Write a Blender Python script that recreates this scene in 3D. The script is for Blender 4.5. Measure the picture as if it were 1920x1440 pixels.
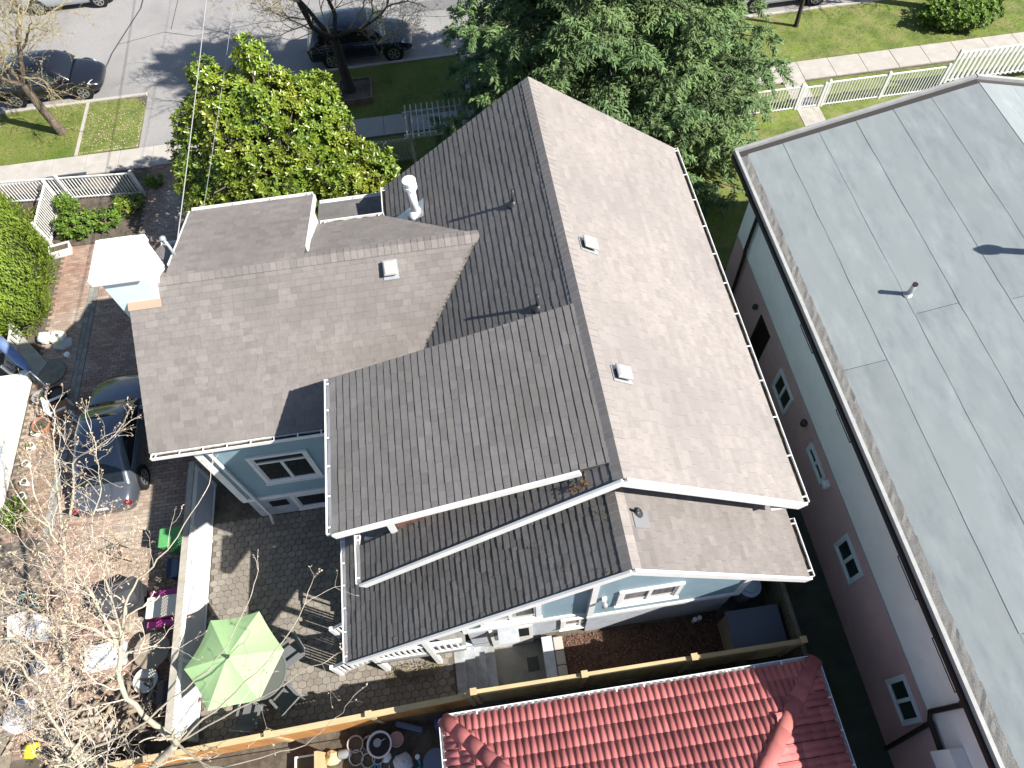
import bpy, math, random
import numpy as np
from mathutils import Vector, Matrix
for o in list(bpy.data.objects): bpy.data.objects.remove(o)
SC = bpy.context.scene
C = SC.collection
RND = random.Random(11)
NR = np.random.RandomState(5)
# ---------------------------------------------------------------- camera
# x runs across the lot, y runs from the back lane side to the street, z up; the drone hovers 19.5 m up
cam = bpy.data.cameras.new('drone_camera')
camo = bpy.data.objects.new('drone_camera', cam); C.objects.link(camo)
TILT, ROLL, YAW = math.radians(30.0), math.radians(-4.8), math.radians(4.0)
camo.matrix_world = (Matrix.Translation((0, 0, 19.5)) @ Matrix.Rotation(-YAW, 4, 'Z')
                     @ Matrix.Rotation(TILT, 4, 'X') @ Matrix.Rotation(ROLL, 4, 'Z'))
cam.sensor_width = 36.0; cam.lens = 36.0 * 1340 / 1920
cam.clip_start = 0.1; cam.clip_end = 3000
SC.camera = camo
# ---------------------------------------------------------------- sky and sun
SUN_AZ, SUN_EL = math.radians(-26.0), math.radians(42.0)      # towards the sun, measured from +x
sd = Vector((math.cos(SUN_EL) * math.cos(SUN_AZ), math.cos(SUN_EL) * math.sin(SUN_AZ), math.sin(SUN_EL)))
W = bpy.data.worlds.new('World'); SC.world = W; W.use_nodes = True
nt = W.node_tree; nt.nodes.clear()
sky = nt.nodes.new('ShaderNodeTexSky'); sky.sky_type = 'NISHITA'; sky.sun_disc = False
sky.sun_elevation = SUN_EL; sky.sun_rotation = math.atan2(sd.x, sd.y)
sky.altitude = 50; sky.air_density = 1.0; sky.dust_density = 0.6; sky.ozone_density = 1.0
bg = nt.nodes.new('ShaderNodeBackground'); bg.inputs[1].default_value = 0.066
wo = nt.nodes.new('ShaderNodeOutputWorld')
nt.links.new(sky.outputs[0], bg.inputs[0]); nt.links.new(bg.outputs[0], wo.inputs[0])
sl = bpy.data.lights.new('sun', 'SUN'); sl.energy = 4.6; sl.angle = math.radians(0.53); sl.color = (1.0, 0.955, 0.89)
so = bpy.data.objects.new('sun', sl); C.objects.link(so)
so.rotation_euler = sd.to_track_quat('Z', 'Y').to_euler(); so.location = (30, -15, 30)
SC.view_settings.view_transform = 'Standard'; SC.view_settings.look = 'None'
SC.view_settings.exposure = 1.3; SC.view_settings.gamma = 1.0; SC.view_settings.use_curve_mapping = False
try:
    SC.cycles.max_bounces = 6; SC.cycles.diffuse_bounces = 3; SC.cycles.transparent_max_bounces = 6
except Exception: pass
# ---------------------------------------------------------------- materials
MATS = {}
def mat(name, c, c2=None, scale=4.0, rough=0.85, bump=0.0, bscale=40.0, metal=0.0, spec=0.3, c3=None, scale3=0.6,
        tint=None, siding=0.0, trans=0.0, coat=0.0, detail=6.0, stretch=None, lo=0.35, hi=0.65):
    """Principled material: c and c2 mixed by fine noise, c3 by broad noise, tint = (dark, light) gain from the 'tint' attribute."""
    if name in MATS: return MATS[name]
    m = bpy.data.materials.new(name); m.use_nodes = True; n = m.node_tree; n.nodes.clear()
    out = n.nodes.new('ShaderNodeOutputMaterial'); b = n.nodes.new('ShaderNodeBsdfPrincipled')
    b.inputs['Roughness'].default_value = rough; b.inputs['Metallic'].default_value = metal
    b.inputs['Specular IOR Level'].default_value = spec
    if coat: b.inputs['Coat Weight'].default_value = coat; b.inputs['Coat Roughness'].default_value = 0.05
    tc = n.nodes.new('ShaderNodeTexCoord'); vec = tc.outputs['Object']
    if stretch:
        mp = n.nodes.new('ShaderNodeMapping'); mp.inputs['Scale'].default_value = stretch
        n.links.new(vec, mp.inputs[0]); vec = mp.outputs[0]
    def noise(s, d=detail):
        t = n.nodes.new('ShaderNodeTexNoise'); t.inputs['Scale'].default_value = s; t.inputs['Detail'].default_value = d
        t.inputs['Roughness'].default_value = 0.65
        n.links.new(vec, t.inputs['Vector']); return t.outputs['Fac']
    def ramp(f, a, bb):
        r = n.nodes.new('ShaderNodeMapRange'); r.inputs[1].default_value = a; r.inputs[2].default_value = bb
        n.links.new(f, r.inputs[0]); return r.outputs[0]
    def mix(f, a, bb, mode='MIX'):
        x = n.nodes.new('ShaderNodeMix'); x.data_type = 'RGBA'; x.blend_type = mode
        if isinstance(f, float): x.inputs[0].default_value = f
        else: n.links.new(f, x.inputs[0])
        for i, v in ((6, a), (7, bb)):
            if isinstance(v, tuple): x.inputs[i].default_value = (*v, 1)
            else: n.links.new(v, x.inputs[i])
        return x.outputs[2]
    col = c
    if c2: col = mix(ramp(noise(scale), lo, hi), c, c2)
    if c3: col = mix(ramp(noise(scale3, 3.0), 0.42, 0.68), col, c3)
    if tint:
        at = n.nodes.new('ShaderNodeAttribute'); at.attribute_name = 'tint'
        mr = n.nodes.new('ShaderNodeMapRange'); mr.inputs[3].default_value = tint[0]; mr.inputs[4].default_value = tint[1]
        n.links.new(at.outputs['Fac'], mr.inputs[0])
        cc = n.nodes.new('ShaderNodeCombineColor')
        for i in range(3): n.links.new(mr.outputs[0], cc.inputs[i])
        col = mix(1.0, col, cc.outputs[0], 'MULTIPLY')
    if isinstance(col, tuple): b.inputs['Base Color'].default_value = (*col, 1)
    else: n.links.new(col, b.inputs['Base Color'])
    hgt = None
    if bump:
        hgt = noise(bscale, 4.0)
        bp = n.nodes.new('ShaderNodeBump'); bp.inputs['Strength'].default_value = bump; bp.inputs['Distance'].default_value = 0.02
        n.links.new(hgt, bp.inputs['Height']); nrm = bp.outputs[0]
        if not siding: n.links.new(nrm, b.inputs['Normal'])
    if siding:
        w = n.nodes.new('ShaderNodeTexWave'); w.wave_type = 'BANDS'; w.bands_direction = 'Z'; w.wave_profile = 'SAW'
        w.inputs['Scale'].default_value = 0.314 / siding; n.links.new(tc.outputs['Object'], w.inputs['Vector'])
        b2 = n.nodes.new('ShaderNodeBump'); b2.inputs['Strength'].default_value = 0.9; b2.inputs['Distance'].default_value = 0.02
        n.links.new(w.outputs['Fac'], b2.inputs['Height'])
        if bump: n.links.new(nrm, b2.inputs['Normal'])
        n.links.new(b2.outputs[0], b.inputs['Normal'])
    if trans:
        tr = n.nodes.new('ShaderNodeBsdfTranslucent'); ms = n.nodes.new('ShaderNodeMixShader'); ms.inputs[0].default_value = trans
        if isinstance(col, tuple): tr.inputs[0].default_value = (*col, 1)
        else: n.links.new(col, tr.inputs[0])
        n.links.new(b.outputs[0], ms.inputs[1]); n.links.new(tr.outputs[0], ms.inputs[2]); n.links.new(ms.outputs[0], out.inputs[0])
    else: n.links.new(b.outputs[0], out.inputs[0])
    MATS[name] = m
    return m
# ---------------------------------------------------------------- object helpers
Z = Vector((0, 0, 1))
def V(*a): return Vector(a[0] if len(a) == 1 else a)
def tag(o, label=None, cat=None, group=None, kind=None):
    if label: o['label'] = label
    if cat: o['category'] = cat
    if group: o['group'] = group
    if kind: o['kind'] = kind
    return o
def thing(name, label, cat, loc=(0, 0, 0), rz=0.0, group=None):
    o = bpy.data.objects.new(name, None); C.objects.link(o); o.empty_display_size = 0.2
    o.location = loc; o.rotation_euler = (0, 0, rz)
    return tag(o, label, cat, group)
def link(name, me, mt, parent=None, kind=None):
    o = bpy.data.objects.new(name, me); C.objects.link(o)
    if mt and not me.materials: me.materials.append(mt)
    if parent: o.parent = parent
    if kind: o['kind'] = kind
    return o
def dup(root, loc, rz, label=None):
    r = root.copy(); C.objects.link(r); r.location = loc; r.rotation_euler = (0, 0, rz)
    if label: r['label'] = label
    for ch in list(root.children):
        c = ch.copy(); C.objects.link(c); c.parent = r
        for g in list(ch.children):
            d = g.copy(); C.objects.link(d); d.parent = c
    return r
class MB:
    def __init__(s): s.v = []; s.f = []; s.t = []
    def add(s, vs, fs, tint=0.5):
        k = len(s.v); s.v += [tuple(p) for p in vs]; s.f += [tuple(i + k for i in f) for f in fs]; s.t += [tint] * len(vs); return s
    def box(s, a, b, tint=0.5):
        (x0, y0, z0), (x1, y1, z1) = a, b
        return s.add([(x0, y0, z0), (x1, y0, z0), (x1, y1, z0), (x0, y1, z0), (x0, y0, z1), (x1, y0, z1), (x1, y1, z1), (x0, y1, z1)],
                     [(0, 3, 2, 1), (4, 5, 6, 7), (0, 1, 5, 4), (1, 2, 6, 5), (2, 3, 7, 6), (3, 0, 4, 7)], tint)
    def obox(s, c, d, rz=0.0, rx=0.0, ry=0.0, tint=0.5):
        m = Matrix.Translation(c) @ Matrix.Rotation(rz, 4, 'Z') @ Matrix.Rotation(ry, 4, 'Y') @ Matrix.Rotation(rx, 4, 'X')
        h = [x / 2 for x in d]
        vs = [m @ Vector((sx * h[0], sy * h[1], sz * h[2])) for sz in (-1, 1) for sx, sy in ((-1, -1), (1, -1), (1, 1), (-1, 1))]
        return s.add(vs, [(0, 3, 2, 1), (4, 5, 6, 7), (0, 1, 5, 4), (1, 2, 6, 5), (2, 3, 7, 6), (3, 0, 4, 7)], tint)
    def bar(s, a, b, w, h, up=Z, tint=0.5):
        a, b = V(a), V(b); d = (b - a).normalized(); sx = d.cross(up)
        if sx.length < 1e-4: sx = d.cross(Vector((1, 0, 0)))
        sx.normalize(); u = sx.cross(d).normalized()
        vs = []
        for p in (a, b): vs += [p - sx * w / 2 - u * h / 2, p + sx * w / 2 - u * h / 2, p + sx * w / 2 + u * h / 2, p - sx * w / 2 + u * h / 2]
        return s.add(vs, [(3, 2, 1, 0), (4, 5, 6, 7), (0, 1, 5, 4), (1, 2, 6, 5), (2, 3, 7, 6), (3, 0, 4, 7)], tint)
    def slab(s, pts, d, tint=0.5):
        n = len(pts); d = V(d); a = [V(p) for p in pts]
        vs = a + [p + d for p in a]
        fs = [tuple(range(n))[::-1], tuple(range(n, 2 * n))] + [(i, (i + 1) % n, n + (i + 1) % n, n + i) for i in range(n)]
        return s.add(vs, fs, tint)
    def prism(s, pts, z0, z1, tint=0.5): return s.slab([(x, y, z0) for x, y in pts], (0, 0, z1 - z0), tint)
    def sheet(s, pts, tint=0.5): return s.add(pts, [tuple(range(len(pts)))], tint)
    def tube(s, path, rad, n=6, tint=0.5, cap=True):
        path = [V(p) for p in path]
        if not isinstance(rad, (list, tuple)): rad = [rad] * len(path)
        vs = []; ref = None
        for i, p in enumerate(path):
            d = (path[min(i + 1, len(path) - 1)] - path[max(i - 1, 0)])
            d = d.normalized() if d.length > 1e-9 else Z.copy()
            if ref is None: ref = d.cross(Z if abs(d.z) < 0.9 else Vector((1, 0, 0))).normalized()
            ref = (ref - d * ref.dot(d))
            ref = ref.normalized() if ref.length > 1e-6 else d.orthogonal().normalized()
            q = d.cross(ref)
            for k in range(n):
                a = 2 * math.pi * k / n; vs.append(p + (ref * math.cos(a) + q * math.sin(a)) * rad[i])
        fs = [(i * n + k, i * n + (k + 1) % n, (i + 1) * n + (k + 1) % n, (i + 1) * n + k) for i in range(len(path) - 1) for k in range(n)]
        if cap: fs += [tuple(range(n))[::-1], tuple(range((len(path) - 1) * n, len(path) * n))]
        return s.add(vs, fs, tint)
    def lathe(s, c, prof, n=16, m=None, tint=0.5, caps=True):
        vs = []
        for r, z in prof:
            for k in range(n):
                a = 2 * math.pi * k / n; p = Vector((r * math.cos(a), r * math.sin(a), z)); vs.append((m @ p if m else p) + V(c))
        fs = [(i * n + k, i * n + (k + 1) % n, (i + 1) * n + (k + 1) % n, (i + 1) * n + k) for i in range(len(prof) - 1) for k in range(n)]
        if caps: fs += [tuple(range(n))[::-1], tuple(range((len(prof) - 1) * n, len(prof) * n))]
        return s.add(vs, fs, tint)
    def mesh(s, name):
        me = bpy.data.meshes.new(name); me.from_pydata(s.v, [], s.f); me.update()
        at = me.attributes.new('tint', 'FLOAT', 'POINT'); at.data.foreach_set('value', s.t); return me
    def build(s, name, mt, parent=None, smooth=False, kind=None, bevel=0.0, sub=0):
        me = s.mesh(name)
        if smooth: me.polygons.foreach_set('use_smooth', [True] * len(me.polygons))
        o = link(name, me, mt, parent, kind)
        if bevel:
            b = o.modifiers.new('bevel', 'BEVEL'); b.width = bevel; b.segments = 2; b.limit_method = 'ANGLE'
        if sub:
            b = o.modifiers.new('sub', 'SUBSURF'); b.levels = sub; b.render_levels = sub
        return o
def leaves(name, P, D, N, L, Wd, mt, parent, fold=0.25, kind=None, tint=None, droop=0.0, oval=False):
    """One mesh of folded leaves: P base points, D directions, N normals, L lengths, Wd widths (numpy arrays)."""
    n = len(P); D = D / (np.linalg.norm(D, axis=1, keepdims=True) + 1e-9)
    S = np.cross(D, N); S /= (np.linalg.norm(S, axis=1, keepdims=True) + 1e-9); U = np.cross(S, D)
    L = np.asarray(L).reshape(-1, 1); Wd = np.asarray(Wd).reshape(-1, 1)
    a = P; tip = P + D * L - U * L * droop
    m1 = P + D * L * 0.45 + S * Wd * 0.5 + U * Wd * fold; m2 = P + D * L * 0.45 - S * Wd * 0.5 + U * Wd * fold
    if oval:                                    # rounded blade: six edge points
        e1 = P + D * L * 0.30; e2 = P + D * L * 0.74 - U * L * droop * 0.45
        v = np.stack([a, e1 + S * Wd * .42 + U * Wd * fold, e2 + S * Wd * .46 + U * Wd * fold, tip, e2 - S * Wd * .46 + U * Wd * fold, e1 - S * Wd * .42 + U * Wd * fold], 1).reshape(-1, 3); nv = 6
        T_ = np.array([[0, 1, 2], [0, 2, 3], [0, 3, 4], [0, 4, 5]])
    else:
        v = np.stack([a, m1, tip, m2], 1).reshape(-1, 3); nv = 4; T_ = np.array([[0, 1, 2], [0, 2, 3]])
    k = len(T_); tri = (np.arange(n)[:, None, None] * nv + T_[None]).reshape(-1)
    me = bpy.data.meshes.new(name); me.vertices.add(nv * n); me.vertices.foreach_set('co', v.astype('f4').ravel())
    me.loops.add(3 * k * n); me.loops.foreach_set('vertex_index', tri.astype('i4'))
    me.polygons.add(k * n); me.polygons.foreach_set('loop_start', (np.arange(k * n) * 3).astype('i4'))
    try: me.polygons.foreach_set('loop_total', np.full(k * n, 3, 'i4'))
    except Exception: pass
    me.update(calc_edges=True)
    at = me.attributes.new('tint', 'FLOAT', 'POINT')
    if tint is None: tint = NR.rand(n)
    at.data.foreach_set('value', np.repeat(np.asarray(tint), nv).astype('f4'))
    return link(name, me, mt, parent, kind)
def blades(name, P, mt, parent=None, h=(0.04, 0.09), w=0.012, kind='stuff'):
    n = len(P); a = NR.rand(n) * 6.28; D = np.stack([np.cos(a) * 0.6, np.sin(a) * 0.6, np.ones(n)], 1)
    return leaves(name, P, D, np.stack([np.cos(a + 1.5), np.sin(a + 1.5), np.zeros(n)], 1), h[0] + NR.rand(n) * (h[1] - h[0]), np.full(n, w), mt, parent, kind=kind)
# ---------------------------------------------------------------- palette
white = mat('white_paint', (0.72, 0.72, 0.70), (0.64, 0.64, 0.62), scale=3, rough=0.45, spec=0.4)
whitem = mat('white_metal', (0.72, 0.72, 0.71), (0.64, 0.64, 0.62), scale=4, rough=0.4, spec=0.5)
weather = mat('weathered_white_wood', (0.55, 0.56, 0.52), (0.36, 0.37, 0.33), scale=6, rough=0.8)
glass = mat('window_glass', (0.012, 0.016, 0.018), rough=0.04, spec=0.8)
glassc = mat('curtained_glass', (0.30, 0.30, 0.29), (0.10, 0.10, 0.10), scale=2.5, rough=0.08, spec=0.8, stretch=(1, 1, 0.2))
black = mat('black_plastic', (0.012, 0.012, 0.013), rough=0.5)
rubber = mat('tyre_rubber', (0.018, 0.018, 0.018), rough=0.8)
steel = mat('grey_steel', (0.34, 0.35, 0.36), rough=0.35, metal=0.7)
galv = mat('galvanised', (0.50, 0.52, 0.53), (0.40, 0.42, 0.43), scale=8, rough=0.4, metal=0.5)
darkmetal = mat('dark_metal', (0.03, 0.03, 0.033), rough=0.45, spec=0.5)
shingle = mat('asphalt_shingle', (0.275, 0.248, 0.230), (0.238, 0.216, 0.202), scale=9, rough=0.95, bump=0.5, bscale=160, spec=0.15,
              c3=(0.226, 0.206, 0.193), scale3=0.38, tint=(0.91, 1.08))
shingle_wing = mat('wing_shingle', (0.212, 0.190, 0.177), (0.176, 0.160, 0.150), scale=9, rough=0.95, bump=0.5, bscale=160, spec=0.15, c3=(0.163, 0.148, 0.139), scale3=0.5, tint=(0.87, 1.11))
shingle_shaded = mat('shaded_mossy_shingle', (0.160, 0.151, 0.147), (0.136, 0.129, 0.126), scale=8, rough=0.95, bump=0.6, bscale=150, spec=0.12,
                  c3=(0.128, 0.122, 0.115), scale3=0.5, tint=(0.88, 1.11))  # moss and weathering, with the slopes' shade deepened in the base colour
deck = mat('roof_felt', (0.05, 0.047, 0.045), rough=0.95)
blue = mat('blue_siding', (0.262, 0.385, 0.442), (0.232, 0.345, 0.400), scale=2.5, rough=0.6, siding=0.15, bump=0.15, bscale=30, c3=(0.225, 0.335, 0.388), scale3=0.8)
paleblue = mat('pale_blue_siding', (0.60, 0.70, 0.71), (0.54, 0.64, 0.66), scale=3, rough=0.6)
found = mat('painted_foundation', (0.42, 0.45, 0.50), (0.33, 0.36, 0.40), scale=3, rough=0.85, bump=0.3, bscale=60)
concrete = mat('concrete', (0.40, 0.37, 0.33), (0.31, 0.29, 0.26), scale=2.2, rough=0.9, bump=0.3, bscale=90, c3=(0.35, 0.325, 0.29), scale3=0.5)
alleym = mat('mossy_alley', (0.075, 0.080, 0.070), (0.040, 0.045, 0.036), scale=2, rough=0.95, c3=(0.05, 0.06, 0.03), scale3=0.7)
wetconc = mat('stained_concrete', (0.24, 0.235, 0.215), (0.14, 0.14, 0.13), scale=3, rough=0.9, bump=0.3, bscale=80, c3=(0.24, 0.23, 0.20), scale3=1.2)
asphalt = mat('old_pale_asphalt', (0.285, 0.273, 0.262), (0.23, 0.222, 0.215), scale=14, rough=0.95, bump=0.5, bscale=220, c3=(0.208, 0.203, 0.198), scale3=0.3)
soil = mat('garden_soil', (0.105, 0.085, 0.065), (0.055, 0.043, 0.033), scale=9, rough=1.0, bump=1.0, bscale=45, c3=(0.14, 0.12, 0.09), scale3=1.5)
turf = mat('turf', (0.105, 0.150, 0.024), (0.205, 0.195, 0.065), scale=1.6, rough=0.95, bump=0.9, bscale=70, c3=(0.080, 0.125, 0.018), scale3=0.8)
turf_dry = mat('patchy_turf', (0.130, 0.185, 0.028), (0.195, 0.185, 0.075), scale=1.4, rough=0.95, bump=0.9, bscale=60, c3=(0.085, 0.120, 0.026), scale3=1.1)
bladem = mat('grass_blades', (0.115, 0.175, 0.020), (0.19, 0.205, 0.035), scale=1.5, rough=0.6, tint=(0.6, 1.35), trans=0.25)
mulch = mat('bark_mulch', (0.105, 0.055, 0.038), (0.045, 0.026, 0.020), scale=14, rough=1.0, bump=1.0, bscale=60, c3=(0.15, 0.09, 0.06), scale3=3)
brick = mat('driveway_brick', (0.300, 0.190, 0.142), (0.235, 0.155, 0.120), scale=8, rough=0.9, bump=0.4, bscale=80, tint=(0.78, 1.16), c3=(0.335, 0.28, 0.225), scale3=0.4)
brickg = mat('grey_edging_brick', (0.25, 0.24, 0.21), (0.19, 0.185, 0.165), scale=7, rough=0.9, bump=0.4, bscale=80, tint=(0.75, 1.2))
paver = mat('patio_paver', (0.232, 0.208, 0.176), (0.180, 0.163, 0.140), scale=7, rough=0.92, bump=0.45, bscale=80, tint=(0.82, 1.15), c3=(0.20, 0.175, 0.145), scale3=0.6)
cedar = mat('new_cedar', (0.48, 0.23, 0.075), (0.38, 0.175, 0.055), scale=5, rough=0.75, stretch=(1, 1, 0.25), tint=(0.8, 1.2))
lumber = mat('pale_lumber', (0.46, 0.35, 0.19), (0.36, 0.28, 0.16), scale=4, rough=0.8, stretch=(0.3, 1, 1), tint=(0.85, 1.15))
oldwood = mat('weathered_fence_wood', (0.135, 0.125, 0.085), (0.085, 0.08, 0.055), scale=5, rough=0.9)
bark = mat('tree_bark', (0.150, 0.118, 0.090), (0.085, 0.066, 0.050), scale=14, rough=0.95, bump=0.9, bscale=35, stretch=(1, 1, 0.3))
twig = mat('pale_twig_bark', (0.34, 0.275, 0.205), (0.25, 0.20, 0.145), scale=20, rough=0.9, bump=0.4, bscale=40)
lichen = mat('lichen_bark', (0.40, 0.355, 0.285), (0.29, 0.255, 0.205), scale=14, rough=0.95, bump=0.7, bscale=40, c3=(0.37, 0.35, 0.24), scale3=3)
pink = mat('pink_stucco', (0.60, 0.385, 0.368), (0.55, 0.352, 0.336), scale=5, rough=0.95, bump=0.5, bscale=120, c3=(0.51, 0.33, 0.315), scale3=0.6)
whitest = mat('white_stucco', (0.86, 0.82, 0.78), (0.80, 0.765, 0.73), scale=3, rough=0.9, bump=0.4, bscale=90, c3=(0.77, 0.735, 0.70), scale3=0.7)
brown = mat('dark_brown_trim', (0.022, 0.016, 0.014), rough=0.5)
rollroof = mat('grey_roll_roofing', (0.272, 0.298, 0.298), (0.178, 0.204, 0.210), scale=1.3, rough=0.8, bump=0.3, bscale=140, c3=(0.222, 0.246, 0.248), scale3=0.6, tint=(0.93, 1.05), lo=0.3, hi=0.7, stretch=(2.6, 0.8, 1))
gravel = mat('roof_gravel', (0.27, 0.26, 0.24), (0.12, 0.12, 0.115), scale=60, rough=1.0, bump=1.0, bscale=70)
tilem = mat('red_clay_tile', (0.465, 0.155, 0.150), (0.40, 0.130, 0.125), scale=6, rough=0.85, spec=0.15, tint=(0.72, 1.2), bump=0.15, bscale=60, c3=(0.36, 0.12, 0.105), scale3=0.9)
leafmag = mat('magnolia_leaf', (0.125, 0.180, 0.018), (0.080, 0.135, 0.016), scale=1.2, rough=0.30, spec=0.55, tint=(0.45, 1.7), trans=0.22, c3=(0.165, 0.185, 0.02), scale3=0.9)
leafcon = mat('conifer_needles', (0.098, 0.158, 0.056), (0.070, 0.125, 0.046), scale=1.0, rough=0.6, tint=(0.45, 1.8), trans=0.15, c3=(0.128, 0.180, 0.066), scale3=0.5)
leafthu = mat('thuja_foliage', (0.22, 0.30, 0.040), (0.16, 0.24, 0.03), scale=2.0, rough=0.6, tint=(0.6, 1.4), trans=0.3)
leafshr = mat('shrub_leaf', (0.115, 0.190, 0.022), (0.070, 0.130, 0.018), scale=2.0, rough=0.5, tint=(0.5, 1.5), trans=0.25)
budm = mat('swelling_buds', (0.46, 0.35, 0.235), (0.38, 0.28, 0.18), scale=20, rough=0.9, tint=(0.7, 1.2))
# ================================================================ the setting
def rect(mb, x0, x1, y0, y1, z): mb.sheet([(x0, y0, z), (x1, y0, z), (x1, y1, z), (x0, y1, z)])
# ground: one sheet with the hole of the sunken basement entry left open (x -1.85..0.45, y 2.5..3.6)
g = MB(); E_ = 1500.0
rect(g, -E_, -1.85, -E_, E_, 0); rect(g, 0.45, E_, -E_, E_, 0); rect(g, -1.85, 0.45, -E_, 2.5, 0); rect(g, -1.85, 0.45, 3.62, E_, 0)
tag(g.build('ground', soil), kind='structure')
# road, kerb, sidewalk
g = MB(); rect(g, -120, 120, 27.85, 37.5, 0.012); road = tag(g.build('road', asphalt), kind='structure')
tarm = mat('tar_seal', (0.055, 0.055, 0.056), rough=0.9)
for k, pts in enumerate([[(-13.4, 37), (-13.5, 34.2), (-14.4, 31.0), (-14.6, 29.6)], [(-14.2, 31.6), (-12.2, 32.1), (-10.8, 31.5), (-7.8, 31.9), (-4, 31.5)],
                         [(-11.7, 36.5), (-11.9, 32.2)], [(-2.2, 31.3), (0.5, 30.6), (3.2, 31.1)]]):
    m = MB()
    for a, b in zip(pts[:-1], pts[1:]):
        d = (Vector(b) - Vector(a)).normalized(); n = Vector((-d.y, d.x)) * (0.035 if k == 0 else 0.016)
        m.sheet([(a[0] - n.x, a[1] - n.y, 0.016), (b[0] - n.x, b[1] - n.y, 0.016), (b[0] + n.x, b[1] + n.y, 0.016), (a[0] + n.x, a[1] + n.y, 0.016)])
    m.build('tar_seam', tarm, road)
patchm = mat('asphalt_patch', (0.17, 0.168, 0.165), (0.13, 0.128, 0.126), scale=12, rough=0.95, bump=0.5, bscale=200)
for pts in ([(-1.5, 31.2), (1.8, 31.1), (1.9, 31.9), (-1.45, 32.0)], [(7.5, 28.3), (12.2, 28.25), (12.2, 29.4), (7.4, 29.35)]):
    MB().sheet([(x, y, 0.0165) for x, y in pts]).build('asphalt_patch', patchm, road)
g = MB(); g.box((-40, 37.5, 0), (40, 37.65, 0.13)); g.box((-40, 37.65, 0), (40, 60, 0.12)); tag(g.build('far_verge', turf), kind='structure')
for x0, x1 in ((-40, -12.45), (-7.6, 0.75), (2.5, 40)):
    m = MB(); m.box((x0, 27.7, 0), (x1, 27.85, 0.11)); tag(m.build('kerb', concrete, bevel=0.02), kind='structure')
g = MB(); rect(g, -12.45, -7.6, 24.5, 27.9, 0.008); tag(g.build('driveway_apron', asphalt), kind='structure')
g = MB(); rect(g, -30, 40, 23.35, 24.5, 0.006); sw = tag(g.build('sidewalk', concrete), kind='structure')
x = -29.0; k = 0
slabm = {}
while x < 38:
    w = 1.32
    m = MB(); m.box((x + 0.008, 23.36, 0.0), (x + w - 0.008, 24.49, 0.045 + RND.uniform(-0.004, 0.004))); m.build('slab', concrete, sw, bevel=0.008); x += w
# boulevard lawns
def lawn(name, pts, mt, n, seed, h=(0.03, 0.07)):
    g = MB(); g.prism(pts, 0.0, 0.05); o = tag(g.build(name, mt), kind='structure')
    xs = [p[0] for p in pts]; ys = [p[1] for p in pts]; r = np.random.RandomState(seed)
    P = np.stack([r.uniform(min(xs), max(xs), n), r.uniform(min(ys), max(ys), n), np.full(n, 0.048)], 1)
    blades('grass_blades', P, bladem, o, h=h, w=0.016)
    return o
lawn('boulevard_lawn', [(-30, 24.5), (-15.0, 24.5), (-15.0, 27.7), (-30, 27.7)], turf, 14000, 1)
lawn('patchy_lawn', [(-14.85, 24.5), (-12.5, 24.55), (-12.45, 27.0), (-12.9, 27.6), (-14.85, 27.7)], turf_dry, 2200, 2)
lawn('shaded_lawn', [(-7.6, 24.5), (0.75, 24.5), (0.75, 27.7), (-7.6, 27.7)], turf, 6000, 3)
lawn('street_lawn', [(2.5, 24.5), (32, 24.5), (32, 27.7), (2.5, 27.7)], turf_dry, 16000, 4)
lawn('neighbour_lawn', [(7.0, 14.5), (24, 14.5), (24, 23.2), (7.0, 23.2)], turf_dry, 14000, 5)
lawn('side_yard_grass', [(5.4, 9.0), (8.15, 9.0), (8.15, 14.5), (5.4, 14.5)], turf, 4000, 6)
lawn('front_yard_grass', [(-8.5, 15.2), (6.9, 15.2), (6.9, 23.2), (-8.5, 23.2)], turf, 3000, 7)
m = MB(); m.obox((-14.92, 26.1, 0.045), (0.12, 3.2, 0.06)); tag(m.build('edging_strip', concrete), kind='structure')
# fallen petals and leaf litter on the patchy lawn
P = np.stack([np.clip(-13.6 + 0.9 * NR.randn(420), -14.9, -12.5), np.clip(25.6 + 1.1 * NR.randn(420), 24.6, 27.6), np.full(420, 0.06)], 1)
a = NR.rand(420) * 6.28
leaves('fallen_petals', P, np.stack([np.cos(a), np.sin(a), 0.1 * NR.randn(420)], 1), np.tile([0, 0, 1.0], (420, 1)), 0.03 + 0.04 * NR.rand(420), 0.025 + 0.02 * NR.rand(420),
       mat('fallen_petal', (0.62, 0.47, 0.40), (0.45, 0.30, 0.24), scale=3, rough=0.9), None, kind='stuff')
tag(bpy.data.objects['fallen_petals'], 'pale fallen petals littering the patchy boulevard lawn', 'petals')
# paths
g = MB(); g.box((0.9, 15, 0), (2.3, 27.7, 0.03)); tag(g.build('front_path', concrete), kind='structure')
g = MB(); g.box((13.62, 15.0, 0), (14.5, 23.35, 0.065)); tag(g.build('neighbour_path', concrete), kind='structure')
g = MB(); g.box((5.5, -2.0, 0), (8.3, 9.0, 0.02)); tag(g.build('alley', alleym), kind='structure')
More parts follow.
